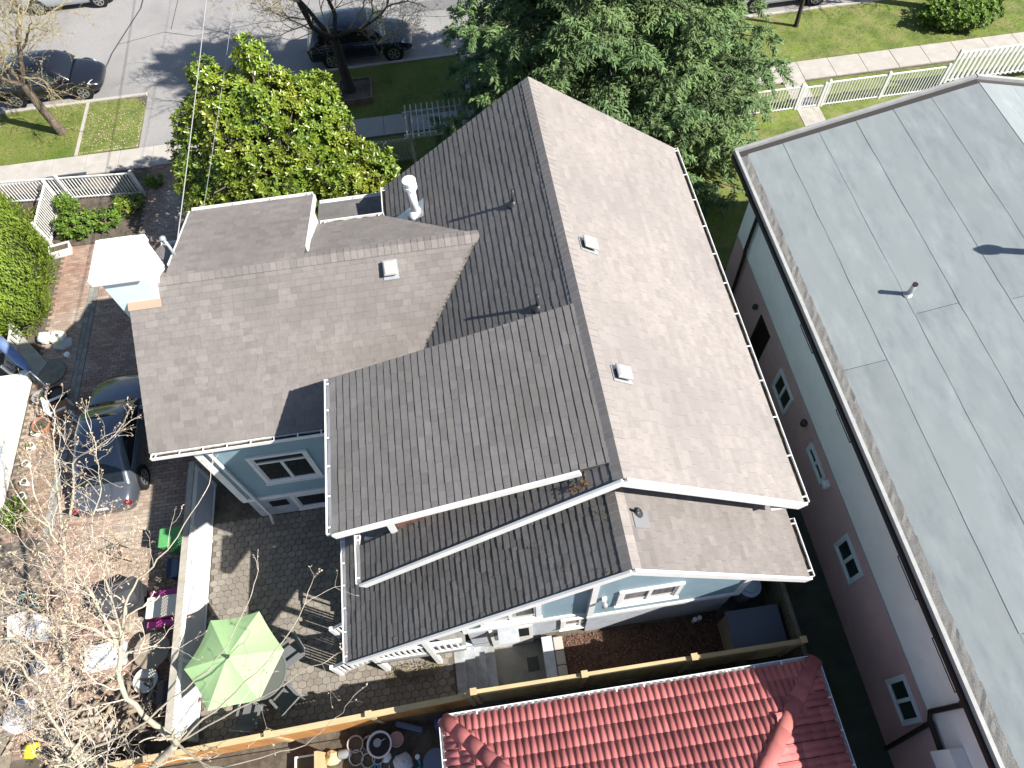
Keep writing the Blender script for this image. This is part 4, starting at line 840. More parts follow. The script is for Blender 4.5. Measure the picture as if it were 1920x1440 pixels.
# lattice topped privacy fence between driveway and patio
lf = thing('lattice_fence', 'white panel fence with lattice top between driveway and patio', 'fence', (-8.4, 2.4, 0))
FL = 6.85
for i in range(4):
    y0 = FL * i / 4 + 0.05; y1 = FL * (i + 1) / 4 - 0.05
    MB().box((-0.012, y0, 0.08), (0.012, y1, 1.28)).build('panel', mat('panel_white', (0.50, 0.52, 0.56), (0.45, 0.47, 0.51), scale=3, rough=0.6), lf)
    m = MB(); w = y1 - y0; zb, zt = 1.3, 1.58; s = 0.085; q = -(zt - zb)
    while q < w:
        for sg in (1, -1):
            p0, p1 = [q, zb], [q + (zt - zb), zt]
            if p0[0] < 0: p0 = [0, zb - q]
            if p1[0] > w: p1 = [w, zt - (q + (zt - zb) - w)]
            if p1[0] - p0[0] > 0.02:
                if sg < 0: p0[0], p1[0] = w - p0[0], w - p1[0]
                m.bar((0.004 * sg, y0 + p0[0], p0[1]), (0.004 * sg, y0 + p1[0], p1[1]), 0.006, 0.026, up=Vector((1, 0, 0)).cross(Vector((0, p1[0] - p0[0], p1[1] - p0[1]))))
        q += s
    m.build('lattice', white, lf)
for i in range(5): MB().box((-0.045, FL * i / 4 - 0.045, 0), (0.045, FL * i / 4 + 0.045, 1.62)).build('post', white, lf)
railm = mat('weathered_rail', (0.36, 0.33, 0.28), (0.27, 0.25, 0.21), scale=4, rough=0.85)
for z0, z1, w in ((1.58, 1.64, 0.075), (1.26, 1.31, 0.04), (0.04, 0.09, 0.04)): MB().box((-w, -0.05, z0), (w, FL + 0.05, z1)).build('rail', railm if z0 > 1.5 else white, lf)
# cedar fence behind the house
def cedar_fence(name, label, a, b, h, mt, topmt, board_w=0.14, post_step=2.4, both=True, cap=0.13):
    a, b = V(a), V(b); L = (b - a).length; d = (b - a).normalized(); t = thing(name, label, 'fence', a, math.atan2(d.y, d.x))
    n = int(L / board_w); hb = h - 0.32
    mes = []
    for tone in (0.2, 0.45, 0.7): mes.append(MB().box((-board_w / 2 + 0.003, -0.02, 0.05), (board_w / 2 - 0.003, 0.0, hb), tone).mesh('board'))
    for i in range(n): o = link('board', RND.choice(mes), mt, t); o.location = (board_w * (i + 0.5), 0, 0)
    MB().box((0, -0.045, hb), (L, 0.025, hb + 0.06)).build('rail', mt, t); MB().box((0, 0.001, 0.3), (L, 0.04, 0.38)).build('rail', mt, t)
    MB().box((0, -0.03, h - 0.09), (L, 0.01, h - 0.04)).build('rail', mt, t)
    me = MB().box((-0.018, -0.02, hb + 0.06), (0.018, -0.005, h - 0.09)).mesh('slat'); s = 0.09
    for i in range(int(L / s)): o = link('slat', me, mt, t); o.location = (s * (i + 0.5), 0, 0)
    MB().box((0, -cap * 0.55, h - 0.04), (L, cap * 0.45, h)).build('top_board', topmt, t)
    k = max(1, round(L / post_step))
    for i in range(k + 1): x = L * i / k; p = MB().box((x - 0.055, -0.055, 0), (x + 0.055, 0.055, h + 0.09)).build('post', topmt, t); MB().box((x - 0.075, -0.075, h + 0.09), (x + 0.075, 0.075, h + 0.12)).build('post_cap', topmt, p)
    return t
cedar_fence('cedar_fence', 'new orange cedar fence at the bottom, behind the patio', (-10.6, 1.92, 0), (-1.45, 2.22, 0), 1.75, cedar, lumber)
cedar_fence('cedar_fence', 'pale lumber fence along the mulch bed, above the red tile roof', (-1.3, 2.24, 0), (6.36, 2.22, 0), 1.97, lumber, lumber, cap=0.1)
m = MB().box((0.6, 2.262, 1.55), (6.2, 2.272, 1.86)); o = m.build('metal_flashing', galv, None); o.parent = bpy.data.objects['cedar_fence.001']; o.matrix_parent_inverse = bpy.data.objects['cedar_fence.001'].matrix_basis.inverted()
cedar_fence('alley_fence', 'old grey wooden fence beside the dark alley', (6.42, 0.6, 0), (6.42, 9.0, 0), 1.7, oldwood, oldwood, post_step=1.6, cap=0.11)
# ================================================================ trees and plants
def grow(tr, cr, p, d, r, L, depth, rnd, spread=0.55, up=0.12, kids=(2, 3), tips=None, thin=0.05, segs=4, gnarl=0.16):
    pts = [p.copy()]; rad = [r]; q = p.copy(); d = d.normalized(); r1 = r * 0.68
    for i in range(segs):
        d = (d + Vector((rnd.gauss(0, gnarl), rnd.gauss(0, gnarl), rnd.gauss(0, gnarl * 0.6) + up * 0.3))).normalized()
        q = q + d * (L / segs); pts.append(q.copy()); rad.append(r + (r1 - r) * (i + 1) / segs)
    (tr if r > thin else cr).tube(pts, rad, 8 if r > 0.06 else (5 if r > 0.015 else 3), cap=False)
    if depth == 0:
        if tips is not None: tips.append((q.copy(), d.copy()))
        return
    for k in range(rnd.randint(*kids)):
        a = rnd.uniform(0, 6.28); s = spread * rnd.uniform(0.6, 1.3); o = d.orthogonal().normalized(); o2 = d.cross(o)
        nd = (d + (o * math.cos(a) + o2 * math.sin(a)) * s + Z * up).normalized()
        grow(tr, cr, q, nd, r1 * rnd.uniform(0.7, 0.95), L * rnd.uniform(0.62, 0.88), depth - 1, rnd, spread, up, kids, tips, thin, segs, gnarl)
    for k in range(2 if depth > 1 else 1):                     # side shoots
        i = rnd.randint(1, segs - 1); a = rnd.uniform(0, 6.28); o = d.orthogonal().normalized(); o2 = d.cross(o)
        nd = (d * 0.4 + (o * math.cos(a) + o2 * math.sin(a)) + Z * up).normalized()
        if depth > 1: grow(tr, cr, pts[i], nd, r1 * 0.45, L * 0.6, max(depth - 2, 0), rnd, spread, up, kids, tips, thin, max(2, segs - 1), gnarl)
def bare_tree(label, base, h_trunk, r, L, depth, seed, lean=(0, 0, 1), spread=0.6, up=0.1, kids=(2, 3), thin=0.05, bk=bark, tw=twig, buds=True):
    rnd = random.Random(seed); t = thing('bare_tree', label, 'tree', base, 0, 'leafless trees'); tr, cr, tips = MB(), MB(), []
    top = V(lean).normalized() * h_trunk
    tr.tube([(0, 0, -0.05), tuple(top * 0.06), tuple(top * 0.5 + Vector((rnd.uniform(-.06, .06), rnd.uniform(-.06, .06), 0))), tuple(top)], [r * 1.6, r * 1.12, r * 0.95, r * 0.85], 12, cap=False)
    n = rnd.randint(4, 5)
    for k in range(n):
        a = 6.28 * k / n + rnd.uniform(-.4, .4); d = Vector((math.cos(a) * 0.8, math.sin(a) * 0.8, rnd.uniform(0.55, 1.1)))
        grow(tr, cr, top.copy(), d, r * rnd.uniform(0.45, 0.65), L, depth, rnd, spread, up, kids, tips, thin)
    tr.build('trunk', bk, t, smooth=True); c = cr.build('crown', tw, t)
    if buds and tips:
        P = np.array([tuple(p) for p, d in tips]); D = np.array([tuple(d) for p, d in tips]); P = np.repeat(P, 3, 0) - np.repeat(D, 3, 0) * NR.rand(3 * len(tips), 1) * 0.3; D = np.repeat(D, 3, 0) + NR.randn(3 * len(tips), 3) * 0.6
        leaves('buds', P, D, NR.randn(len(P), 3), np.full(len(P), 0.05), np.full(len(P), 0.025), mat('spring_buds', (0.34, 0.31, 0.17), (0.27, 0.25, 0.13), scale=8, rough=0.9), c)
    return t
bare_tree('leaning bare street tree on the boulevard lawn beside the left black hatchback', (-15.72, 26.03, 0), 2.3, 0.17, 1.45, 6, 3, lean=(-0.10, 0.05, 1), spread=0.62, up=0.05, kids=(2, 3), tw=mat('yellowish_twigs', (0.30, 0.25, 0.15), (0.22, 0.18, 0.11), scale=10, rough=0.9))
bare_tree('bare street tree growing in a boxed planter beside the black sport utility car', (-3.83, 26.05, 0.15), 2.4, 0.2, 1.7, 6, 8, lean=(-0.03, 0.03, 1), spread=0.6, up=0.08, kids=(2, 3), bk=mat('dark_bark', (0.055, 0.045, 0.036), (0.03, 0.025, 0.02), scale=10, rough=0.95, bump=0.8, bscale=30), tw=mat('yellowish_twigs', (0, 0, 0)))
bare_tree('thin dark bare tree on the lawn beside the pale parked car at the top right', (15.35, 26.75, 0), 2.5, 0.085, 1.5, 4, 21, spread=0.6, up=0.1, bk=MATS['dark_bark'])
bare_tree('thick grey trunk rising from the ivy clump at the top right', (21.95, 26.5, 0), 2.8, 0.22, 1.9, 4, 5, spread=0.6, up=0.1)
# the knobbly tree over the driveway, bottom left
ft = thing('foreground_tree', 'big leafless tree with lichen pale limbs and swelling buds at the bottom left', 'tree', (0, 0, 0))
LIMBS = [
 ([(-9.25, 0.9, -0.05), (-9.2, 0.95, 0.4), (-9.05, 1.2, 1.2), (-8.7, 1.5, 2.0)], 0.22, 0.15),
 ([(-8.7, 1.5, 2.0), (-8.0, 1.8, 2.7), (-7.46, 2.0, 3.2)], 0.12, 0.085),
 ([(-8.7, 1.5, 2.0), (-9.5, 1.75, 2.6), (-9.75, 1.89, 3.0)], 0.10, 0.08),
 ([(-9.05, 1.2, 1.2), (-10.2, 2.2, 1.7), (-11.26, 3.16, 2.2)], 0.14, 0.125),
 ([(-8.24, 3.83, 4.4), (-8.52, 4.58, 4.9), (-8.83, 5.21, 5.2), (-9.18, 5.74, 5.3), (-9.45, 6.26, 5.6), (-9.61, 6.74, 5.8)], 0.05, 0.014),
 ([(-8.24, 3.83, 4.4), (-8.0, 4.52, 4.8), (-7.63, 4.99, 5.1), (-7.15, 5.25, 5.3), (-6.58, 5.8, 5.6), (-6.15, 6.3, 5.8)], 0.038, 0.01),
 ([(-8.24, 3.83, 4.4), (-8.51, 4.15, 4.9), (-8.84, 4.29, 5.1), (-9.28, 4.45, 5.3), (-9.72, 4.65, 5.5), (-10.16, 4.91, 5.7)], 0.045, 0.014),
 ([(-7.46, 2.0, 3.2), (-6.68, 2.29, 3.8), (-5.86, 2.62, 4.3), (-5.1, 3.05, 4.7), (-4.54, 3.53, 5.0), (-4.17, 4.05, 5.2)], 0.036, 0.008),
 ([(-7.46, 2.0, 3.2), (-6.21, 2.27, 3.9), (-5.19, 2.46, 4.4), (-4.44, 2.72, 4.8), (-3.81, 2.83, 5.0)], 0.03, 0.008),
 ([(-9.75, 1.89, 3.0), (-9.41, 1.84, 3.2), (-9.76, 2.79, 3.9), (-9.97, 3.56, 4.5), (-10.2, 3.8, 4.8), (-10.51, 3.92, 5.0)], 0.05, 0.02),
 ([(-11.26, 3.16, 2.2), (-10.59, 3.42, 2.5), (-10.28, 3.78, 2.8), (-10.32, 4.8, 3.0), (-10.33, 5.82, 3.3), (-10.3, 6.72, 3.7), (-10.19, 7.53, 4.3), (-10.07, 8.11, 4.8), (-9.98, 8.65, 5.2)], 0.115, 0.014),
 ([(-10.3, 6.72, 3.7), (-9.75, 7.3, 4.4), (-9.42, 7.87, 5.1), (-9.03, 7.93, 5.4), (-8.57, 7.96, 5.6)], 0.05, 0.01),
 ([(-8.24, 3.83, 4.4), (-8.19, 4.35, 4.7), (-8.68, 5.69, 5.0), (-8.72, 6.28, 5.2), (-8.55, 6.84, 5.4), (-8.51, 7.25, 5.6), (-8.53, 7.61, 5.8)], 0.032, 0.01),
 ([(-7.46, 2.0, 3.2), (-8.0, 2.61, 3.6), (-8.32, 3.12, 4.0), (-8.24, 3.83, 4.4)], 0.075, 0.058),
 ([(-9.75, 1.89, 3.0), (-9.03, 2.17, 3.4), (-8.13, 2.32, 3.7), (-7.19, 2.73, 4.2), (-6.3, 3.05, 4.6), (-5.66, 3.7, 5.0), (-5.29, 4.23, 5.2)], 0.045, 0.008),
 ([(-11.26, 3.16, 2.2), (-10.99, 3.19, 3.2), (-10.82, 3.4, 3.9), (-10.86, 3.58, 4.2)], 0.05, 0.02),
 ([(-8.52, 4.23, 4.5), (-9.17, 5.25, 4.8), (-10.01, 5.93, 4.9), (-10.62, 6.47, 5.0)], 0.026, 0.01),
 ([(-7.46, 2.0, 3.2), (-6.97, 1.67, 3.4), (-6.38, 1.39, 3.6), (-5.67, 1.19, 3.8)], 0.04, 0.012),
 ([(-6.38, 1.39, 3.6), (-5.05, 1.47, 3.9), (-4.33, 1.59, 4.1), (-3.8, 1.86, 4.5)], 0.018, 0.007),
 ([(-10.28, 3.78, 2.8), (-11.0, 4.6, 3.6), (-11.6, 5.6, 4.4), (-11.9, 6.5, 4.9)], 0.05, 0.012),
 ([(-11.0, 4.6, 3.6), (-11.9, 4.6, 4.2), (-12.6, 4.9, 4.6)], 0.035, 0.012),
 ([(-10.3, 6.72, 3.7), (-11.0, 7.5, 4.3), (-11.3, 8.4, 4.8), (-11.2, 9.3, 5.2)], 0.03, 0.008)]
rnd = random.Random(77); tr, cr, tips = MB(), MB(), []
def smooth_path(pts, k=3):
    P = [V(p) for p in pts]; out = []
    for i in range(len(P) - 1):
        p0, p1, p2, p3 = P[max(i - 1, 0)], P[i], P[i + 1], P[min(i + 2, len(P) - 1)]
        for j in range(k):
            t = j / k; out.append(0.5 * ((2 * p1) + (p2 - p0) * t + (2 * p0 - 5 * p1 + 4 * p2 - p3) * t * t + (3 * p1 - p0 - 3 * p2 + p3) * t ** 3))
    return out + [P[-1]]
for pts, r0, r1 in LIMBS:
    pp = smooth_path(pts); n = len(pp); pp = [p + Vector((rnd.gauss(0, .02), rnd.gauss(0, .02), rnd.gauss(0, .02))) * (0 < i < n - 1) for i, p in enumerate(pp)]
    rr = [(r0 + (r1 - r0) * (i / (n - 1)) ** 0.8) * (1 + rnd.uniform(-.06, .1)) for i in range(n)]
    rr = [q * 0.8 for q in rr]; tr.tube(pp, rr, 10 if r0 > 0.05 else 7)
    if r0 < 0.13:
        for i in range(2, n):
            d = (pp[i] - pp[i - 1]).normalized()
            for _ in range(2 if pp[i].x < -8.2 and pp[i].y < 5.0 else 1):
                if rnd.random() < (1.0 if pp[i].x < -8.2 else 0.14):
                    a = rnd.uniform(0, 6.28); o = d.orthogonal().normalized(); nd = d * 0.55 + (o * math.cos(a) + d.cross(o) * math.sin(a)) * 0.8 + Z * 0.15
                    grow(tr, cr, pp[i], nd, min(0.016, max(0.0045, rr[i] * 0.34)), rnd.uniform(0.35, 0.85), (rnd.choice((2, 2, 3)) if pp[i].y < 6.2 else rnd.choice((1, 2))) if pp[i].x < -8.2 else 1, rnd, 0.55, 0.1, (2, 3), tips, 0.02, 4, 0.2)
        grow(tr, cr, pp[-1], pp[-1] - pp[-2], max(0.006, r1 * 0.8), 0.55, 2 if pp[-1].x < -6.5 else 1, rnd, 0.5, 0.1, (2, 3), tips, 0.02, 4, 0.2)
tr.build('trunk', lichen, ft, smooth=True); fc = cr.build('crown', mat('bud_twig', (0.53, 0.46, 0.38), (0.43, 0.37, 0.30), scale=20, rough=0.9), ft)
P = np.array([tuple(p) for p, d in tips]); D = np.array([tuple(d) for p, d in tips]); k = 3
P2 = np.repeat(P, k, 0) - np.repeat(D, k, 0) * (NR.rand(k * len(P), 1) ** 2) * 0.3; D2 = np.repeat(D, k, 0) * 0.7 + NR.randn(k * len(P), 3) * 0.55
leaves('buds', P2, D2, NR.randn(len(P2), 3), 0.035 + 0.035 * NR.rand(len(P2)), 0.02 + 0.02 * NR.rand(len(P2)), budm, fc)
# ---------------------------------------------------------------- magnolia
def lobes_surface(lobes, n, inner=0.25, seed=0, zmin=0.2):
    r = np.random.RandomState(seed); P = []; N = []; wts = np.array([l[1][0] * l[1][1] for l in lobes]); wts = wts / wts.sum()
    while len(P) < n:
        i = r.choice(len(lobes), p=wts); c, s = np.array(lobes[i][0]), np.array(lobes[i][1]); u = r.randn(3); u /= np.linalg.norm(u)
        rr = 1.0 - inner * r.rand() ** 2; rr *= 0.93 + 0.14 * math.sin(5 * u[0] + 3 * i) * math.cos(6 * u[1] + i) + 0.05 * r.randn(); p = c + u * s * rr
        if p[2] < zmin: continue
        if any(j != i and (((p - np.array(l[0])) / np.array(l[1])) ** 2).sum() < 0.72 for j, l in enumerate(lobes)): continue
        nn = u / s; nn /= np.linalg.norm(nn); P.append(p); N.append(nn)
    return np.array(P), np.array(N)
def whorls(name, P, N, per, L, Wd, mt, parent, upb=0.5, tone=None, seed=1):
    r = np.random.RandomState(seed); n = len(P); A = N + np.array([0, 0, upb]) + 0.25 * r.randn(n, 3); A /= np.linalg.norm(A, axis=1, keepdims=True)
    T = np.cross(A, r.randn(n, 3)); T /= np.linalg.norm(T, axis=1, keepdims=True); B = np.cross(A, T); PP, DD, NN, TT = [], [], [], []
    for k in range(per):
        a = 2.4 * k + r.rand(n) * 0.7; lift = (0.15 + 0.9 * (k / per))[None] if False else 0.12 + 0.95 * k / per
        d = T * np.cos(a)[:, None] + B * np.sin(a)[:, None]; D = d + A * lift
        PP.append(P + A * (0.05 * k / per) - A * 0.03); DD.append(D); NN.append(A - d * lift); TT.append(np.clip((tone if tone is not None else 0.5) + 0.16 * r.randn(n) + 0.22 * (k / per - 0.4), 0, 1))
    m = n * per
    return leaves(name, np.concatenate(PP), np.concatenate(DD), np.concatenate(NN), L * (0.75 + 0.5 * r.rand(m)), Wd * (0.75 + 0.5 * r.rand(m)), mt, parent, fold=0.12, tint=np.concatenate(TT), droop=0.10, oval=True)
mg = thing('magnolia_tree', 'bushy evergreen tree with glossy yellow green leaves in front of the house', 'tree', (0, 0, 0))
ML_ = [((-6.0, 19.1, 2.9), (2.35, 2.0, 2.3)), ((-3.7, 18.2, 2.2), (1.8, 1.5, 1.9)), ((-6.6, 19.9, 4.4), (1.4, 1.3, 1.5)), ((-5.4, 19.7, 4.8), (1.1, 1.1, 1.2)), ((-8.0, 19.5, 2.8), (1.3, 1.4, 1.5)), ((-4.6, 19.2, 3.7), (1.5, 1.4, 1.5)),
       ((-7.1, 20.2, 5.5), (0.55, 0.55, 0.8)), ((-5.6, 20.3, 6.0), (0.5, 0.5, 0.8)), ((-7.7, 18.1, 1.9), (1.3, 1.2, 1.6)), ((-2.95, 18.6, 2.3), (1.1, 1.1, 1.3)), ((-4.4, 19.8, 4.3), (1.15, 1.15, 1.2)), ((-7.8, 20.0, 3.9), (1.0, 1.0, 1.2)), ((-6.2, 17.6, 2.0), (1.6, 0.9, 1.9))]
m = MB(); m.tube([(-5.9, 18.9, 0), (-5.9, 18.95, 1.0), (-5.8, 19.2, 2.4), (-5.8, 19.4, 4.4), (-5.6, 19.8, 6.0)], [0.2, 0.17, 0.12, 0.07, 0.02], 10); m.build('trunk', bark, mg, smooth=True)
m = MB(); rnd = random.Random(5)
for c, s in ML_:
    for k in range(7):
        a = Vector((-5.85, 19.0, rnd.uniform(0.8, 3.0))); b_ = V(c) + Vector((rnd.gauss(0, .5) * s[0], rnd.gauss(0, .5) * s[1], rnd.gauss(0, .4) * s[2])); m.tube([a, a.lerp(b_, 0.5) + Z * 0.2, b_], [0.05, 0.035, 0.012], 5, cap=False)
m.build('limbs', bark, mg)
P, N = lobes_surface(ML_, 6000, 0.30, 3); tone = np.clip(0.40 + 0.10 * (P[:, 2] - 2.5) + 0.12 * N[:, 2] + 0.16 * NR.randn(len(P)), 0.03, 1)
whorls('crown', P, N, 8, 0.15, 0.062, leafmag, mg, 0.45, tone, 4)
# ---------------------------------------------------------------- big conifer by the front path
cf = thing('conifer_tree', 'tall spreading dark green conifer in front of the house by the street', 'tree', (0, 0, 0))
CB = Vector((5.8, 21.4, 0)); CH = 17.6
m = MB(); m.tube([CB, CB + Z * 3, CB + Vector((.1, .1, 8)), CB + Z * CH], [0.32, 0.27, 0.16, 0.02], 10); m.build('trunk', bark, cf, smooth=True)
rnd = random.Random(9); bm = MB(); PP, DD, NN, TT = [], [], [], []; r = np.random.RandomState(12)
z = 0.7
while z < 17.3:
    R_ = 6.1 * (1 - z / 18.2) ** 0.62 * (0.85 if z < 1.2 else 1.0); nb = int(7 + 3.2 * R_)
    if z > 7.5: nb = int(nb * 0.75)
    for k in range(nb):
        a = rnd.uniform(0, 6.28); Lb = R_ * rnd.uniform(0.62, 1.12); dirv = Vector((math.cos(a), math.sin(a), 0)); s0 = CB + Z * (z + rnd.uniform(-.2, .2)); pts = []; ns = 9; drp = rnd.uniform(0.18, 0.42)
        for i in range(ns + 1):
            t = i / ns; pts.append(s0 + dirv * (Lb * t) + Z * (-drp * Lb * t + 0.30 * Lb * t * t) + Vector((-dirv.y, dirv.x, 0)) * (0.12 * math.sin(3 * t + k)))
        bm.tube(pts, [0.05 * (1 - i / ns) + 0.008 for i in range(ns + 1)], 4, cap=False)
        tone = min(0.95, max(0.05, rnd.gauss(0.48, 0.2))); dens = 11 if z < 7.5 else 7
        for i in range(2, ns + 1):                             # feathery side sprays: leaflets in pairs along a drooping stem
            t = i / ns; wdt = (0.75 + 0.35 * rnd.random()) * (1.2 - 0.6 * t) * min(1.0, Lb / 2.5)
            for sg in (-1, 1):
                sd_ = Vector((-dirv.y, dirv.x, 0)) * sg * 0.8 + dirv * rnd.uniform(0.4, 0.8) + Z * rnd.uniform(-.30, .05); sd_.normalize(); sv = np.array(sd_)[None]; sp_ = np.cross(sv, np.array([[0, 0, 1.0]]))
                u_ = np.linspace(0.05, 1, dens)[:, None]; q = np.array(pts[i])[None] + sv * (u_ * wdt) + np.array([[0, 0, -1.0]]) * (0.22 * wdt * u_ ** 2)
                for s2 in (-1, 1):
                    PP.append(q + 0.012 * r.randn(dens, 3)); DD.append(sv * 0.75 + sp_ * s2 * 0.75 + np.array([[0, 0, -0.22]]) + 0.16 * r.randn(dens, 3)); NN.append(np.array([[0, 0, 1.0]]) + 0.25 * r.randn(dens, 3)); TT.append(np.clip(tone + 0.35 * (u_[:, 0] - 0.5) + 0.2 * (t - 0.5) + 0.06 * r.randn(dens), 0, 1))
        for _ in range(3):
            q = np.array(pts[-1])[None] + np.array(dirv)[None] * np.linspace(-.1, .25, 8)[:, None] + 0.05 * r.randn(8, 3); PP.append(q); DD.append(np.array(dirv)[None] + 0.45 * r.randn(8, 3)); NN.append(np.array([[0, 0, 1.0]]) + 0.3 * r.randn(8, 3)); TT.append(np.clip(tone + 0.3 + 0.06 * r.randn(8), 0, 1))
    z += 0.36 if z < 7 else 0.5
bm.build('branches', MATS['dark_bark'], cf)
P = np.concatenate(PP); D = np.concatenate(DD); N = np.concatenate(NN); T = np.concatenate(TT); rep = 3
P = np.repeat(P, rep, 0) + 0.03 * r.randn(len(P) * rep, 3); D = np.repeat(D, rep, 0) + 0.18 * r.randn(len(D) * rep, 3); N = np.repeat(N, rep, 0) + 0.15 * r.randn(len(N) * rep, 3); T = np.repeat(T, rep)
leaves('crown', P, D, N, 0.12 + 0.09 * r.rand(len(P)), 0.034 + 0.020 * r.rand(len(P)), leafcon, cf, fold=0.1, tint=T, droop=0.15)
# ---------------------------------------------------------------- thuja at the left edge
th_ = thing('thuja_bush', 'big rounded bright green thuja bush at the left edge', 'bush', (-15.9, 17.6, 0))
TL_ = [((0, 0, 1.2), (1.75, 2.1, 1.75)), ((-0.3, 1.6, 1.2), (1.5, 1.6, 1.6)), ((-1.5, 0.2, 1.3), (1.6, 2.0, 1.8)), ((-1.2, 2.6, 1.0), (1.4, 1.5, 1.4)), ((0.5, -0.9, 0.8), (1.1, 1.2, 1.2))]
P, N = lobes_surface(TL_, 26000, 0.12, 8, 0.02); lump = np.sin(P[:, 0] * 7 + 2 * np.sin(P[:, 1] * 4)) * np.cos(P[:, 1] * 6 + P[:, 2] * 5)
P = P + N * (0.05 * lump)[:, None]
leaves('crown', P - N * 0.02, N * 0.35 + np.array([[0.0, 0.0, 0.9]]) - N * N[:, 2:3] * 0.9 + 0.30 * NR.randn(len(P), 3), 0.35 * NR.randn(len(P), 3) + N, 0.10 + 0.09 * NR.rand(len(P)), 0.035 + 0.02 * NR.rand(len(P)), leafthu, th_, fold=0.1, tint=np.clip(0.5 + 0.22 * lump + 0.15 * NR.randn(len(P)), 0, 1))
m = MB()
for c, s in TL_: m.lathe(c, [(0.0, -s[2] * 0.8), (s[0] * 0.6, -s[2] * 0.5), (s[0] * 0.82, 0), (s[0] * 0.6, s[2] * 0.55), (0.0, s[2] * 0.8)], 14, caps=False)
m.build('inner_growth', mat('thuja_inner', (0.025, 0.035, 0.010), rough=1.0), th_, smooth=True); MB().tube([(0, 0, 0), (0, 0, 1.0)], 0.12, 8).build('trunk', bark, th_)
# ---------------------------------------------------------------- shrubs
def shrub(name, label, base, rx, ry, h, n, L, Wd, seed, mt=leafshr, per=6, group='garden shrubs', cat='shrub'):
    t = thing(name, label, cat, base, 0, group); lob = [((0, 0, h * 0.45), (rx, ry, h * 0.55)), ((rx * 0.4, ry * 0.3, h * 0.4), (rx * 0.7, ry * 0.7, h * 0.45))]
    m = MB(); rnd = random.Random(seed)
    for k in range(9): a = rnd.uniform(0, 6.28); m.tube([(0, 0, 0), (math.cos(a) * rx * 0.3, math.sin(a) * ry * 0.3, h * 0.4), (math.cos(a) * rx * 0.7, math.sin(a) * ry * 0.7, h * 0.75)], [0.015, 0.012, 0.005], 4, cap=False)
    m.build('stems', twig, t); P, N = lobes_surface(lob, n, 0.5, seed, 0.03); whorls('foliage', P, N, per, L, Wd, mt, t, 0.6, np.clip(0.45 + 0.2 * N[:, 2] + 0.12 * NR.randn(n), 0, 1), seed); return t
shrub('garden_shrub', 'low lime green shrub in the fenced garden bed beside the chimney', (-14.1, 20.35, 0.05), 0.75, 0.65, 0.8, 330, 0.10, 0.055, 31)
shrub('garden_shrub', 'small upright yellow green shrub against the corner of the white fence', (-14.55, 21.35, 0.05), 0.32, 0.3, 0.9, 90, 0.15, 0.05, 32)
shrub('garden_shrub', 'loose green shrub in the middle of the fenced garden bed', (-13.15, 20.5, 0.05), 0.6, 0.5, 0.55, 130, 0.12, 0.05, 33)
shrub('garden_shrub', 'shaded dark shrub by the fence end next to the brick path', (-12.4, 21.2, 0.05), 0.6, 0.5, 0.5, 110, 0.12, 0.05, 34, mt=leafmag)
shrub('garden_shrub', 'reddish brown shrub squeezed between thuja and white fence', (-15.55, 20.9, 0.05), 0.4, 0.5, 0.7, 140, 0.08, 0.035, 35, mt=mat('reddish_leaf', (0.17, 0.10, 0.04), (0.12, 0.14, 0.03), scale=3, rough=0.7, tint=(0.5, 1.5)))
shrub('garden_shrub', 'small green plant beside the fence end post at the sidewalk', (-11.5, 22.3, 0.02), 0.3, 0.3, 0.45, 50, 0.14, 0.05, 36)
shrub('ivy_clump', 'lush green ivy clump around the grey trunk at the top right', (21.9, 25.7, 0.05), 1.7, 1.05, 1.1, 900, 0.13, 0.075, 37, cat='ivy')
shrub('garden_shrub', 'bright grassy bush between the house corner and the grey roofed house', (7.3, 15.9, 0.02), 0.6, 0.7, 0.7, 220, 0.16, 0.03, 38)
shrub('garden_shrub', 'leafy green plant beside the driveway strip of potted plants', (-14.2, 9.2, 0.02), 0.35, 0.5, 0.4, 90, 0.12, 0.04, 39)
shrub('garden_shrub', 'small leafy plant under the eave beside the magnolia', (-7.9, 14.6, 0.02), 0.35, 0.35, 0.8, 60, 0.16, 0.06, 40, mt=leafmag)
# yellow grass under the porch, weeds along joints
P = np.stack([NR.uniform(-3.6, -2.2, 500), NR.uniform(2.95, 3.4, 500), np.full(500, 0.035)], 1); tag(blades('straw_grass', P, mat('straw', (0.38, 0.31, 0.12), (0.25, 0.22, 0.08), scale=4, rough=0.9, tint=(0.7, 1.3)), None, (0.05, 0.14), 0.02), 'straw coloured grass in front of the porch foot', 'grass')
P = np.stack([NR.uniform(-14.6, -8.5, 1500), NR.uniform(4, 19.5, 1500), np.full(1500, 0.03)], 1); P = P[(np.sin(P[:, 0] * 2.1) * np.cos(P[:, 1] * 1.3) > 0.35)]; tag(blades('driveway_weeds', P, bladem, None, (0.02, 0.05), 0.02), 'sparse weeds growing in the brick driveway joints', 'weeds')
P = np.stack([NR.uniform(-14.5, -13.3, 900), NR.uniform(8.6, 12.4, 900), np.full(900, 0.03)], 1); tag(blades('bed_weeds', P, bladem, None, (0.03, 0.12), 0.02), 'weedy strip beside the row of white pots', 'weeds')
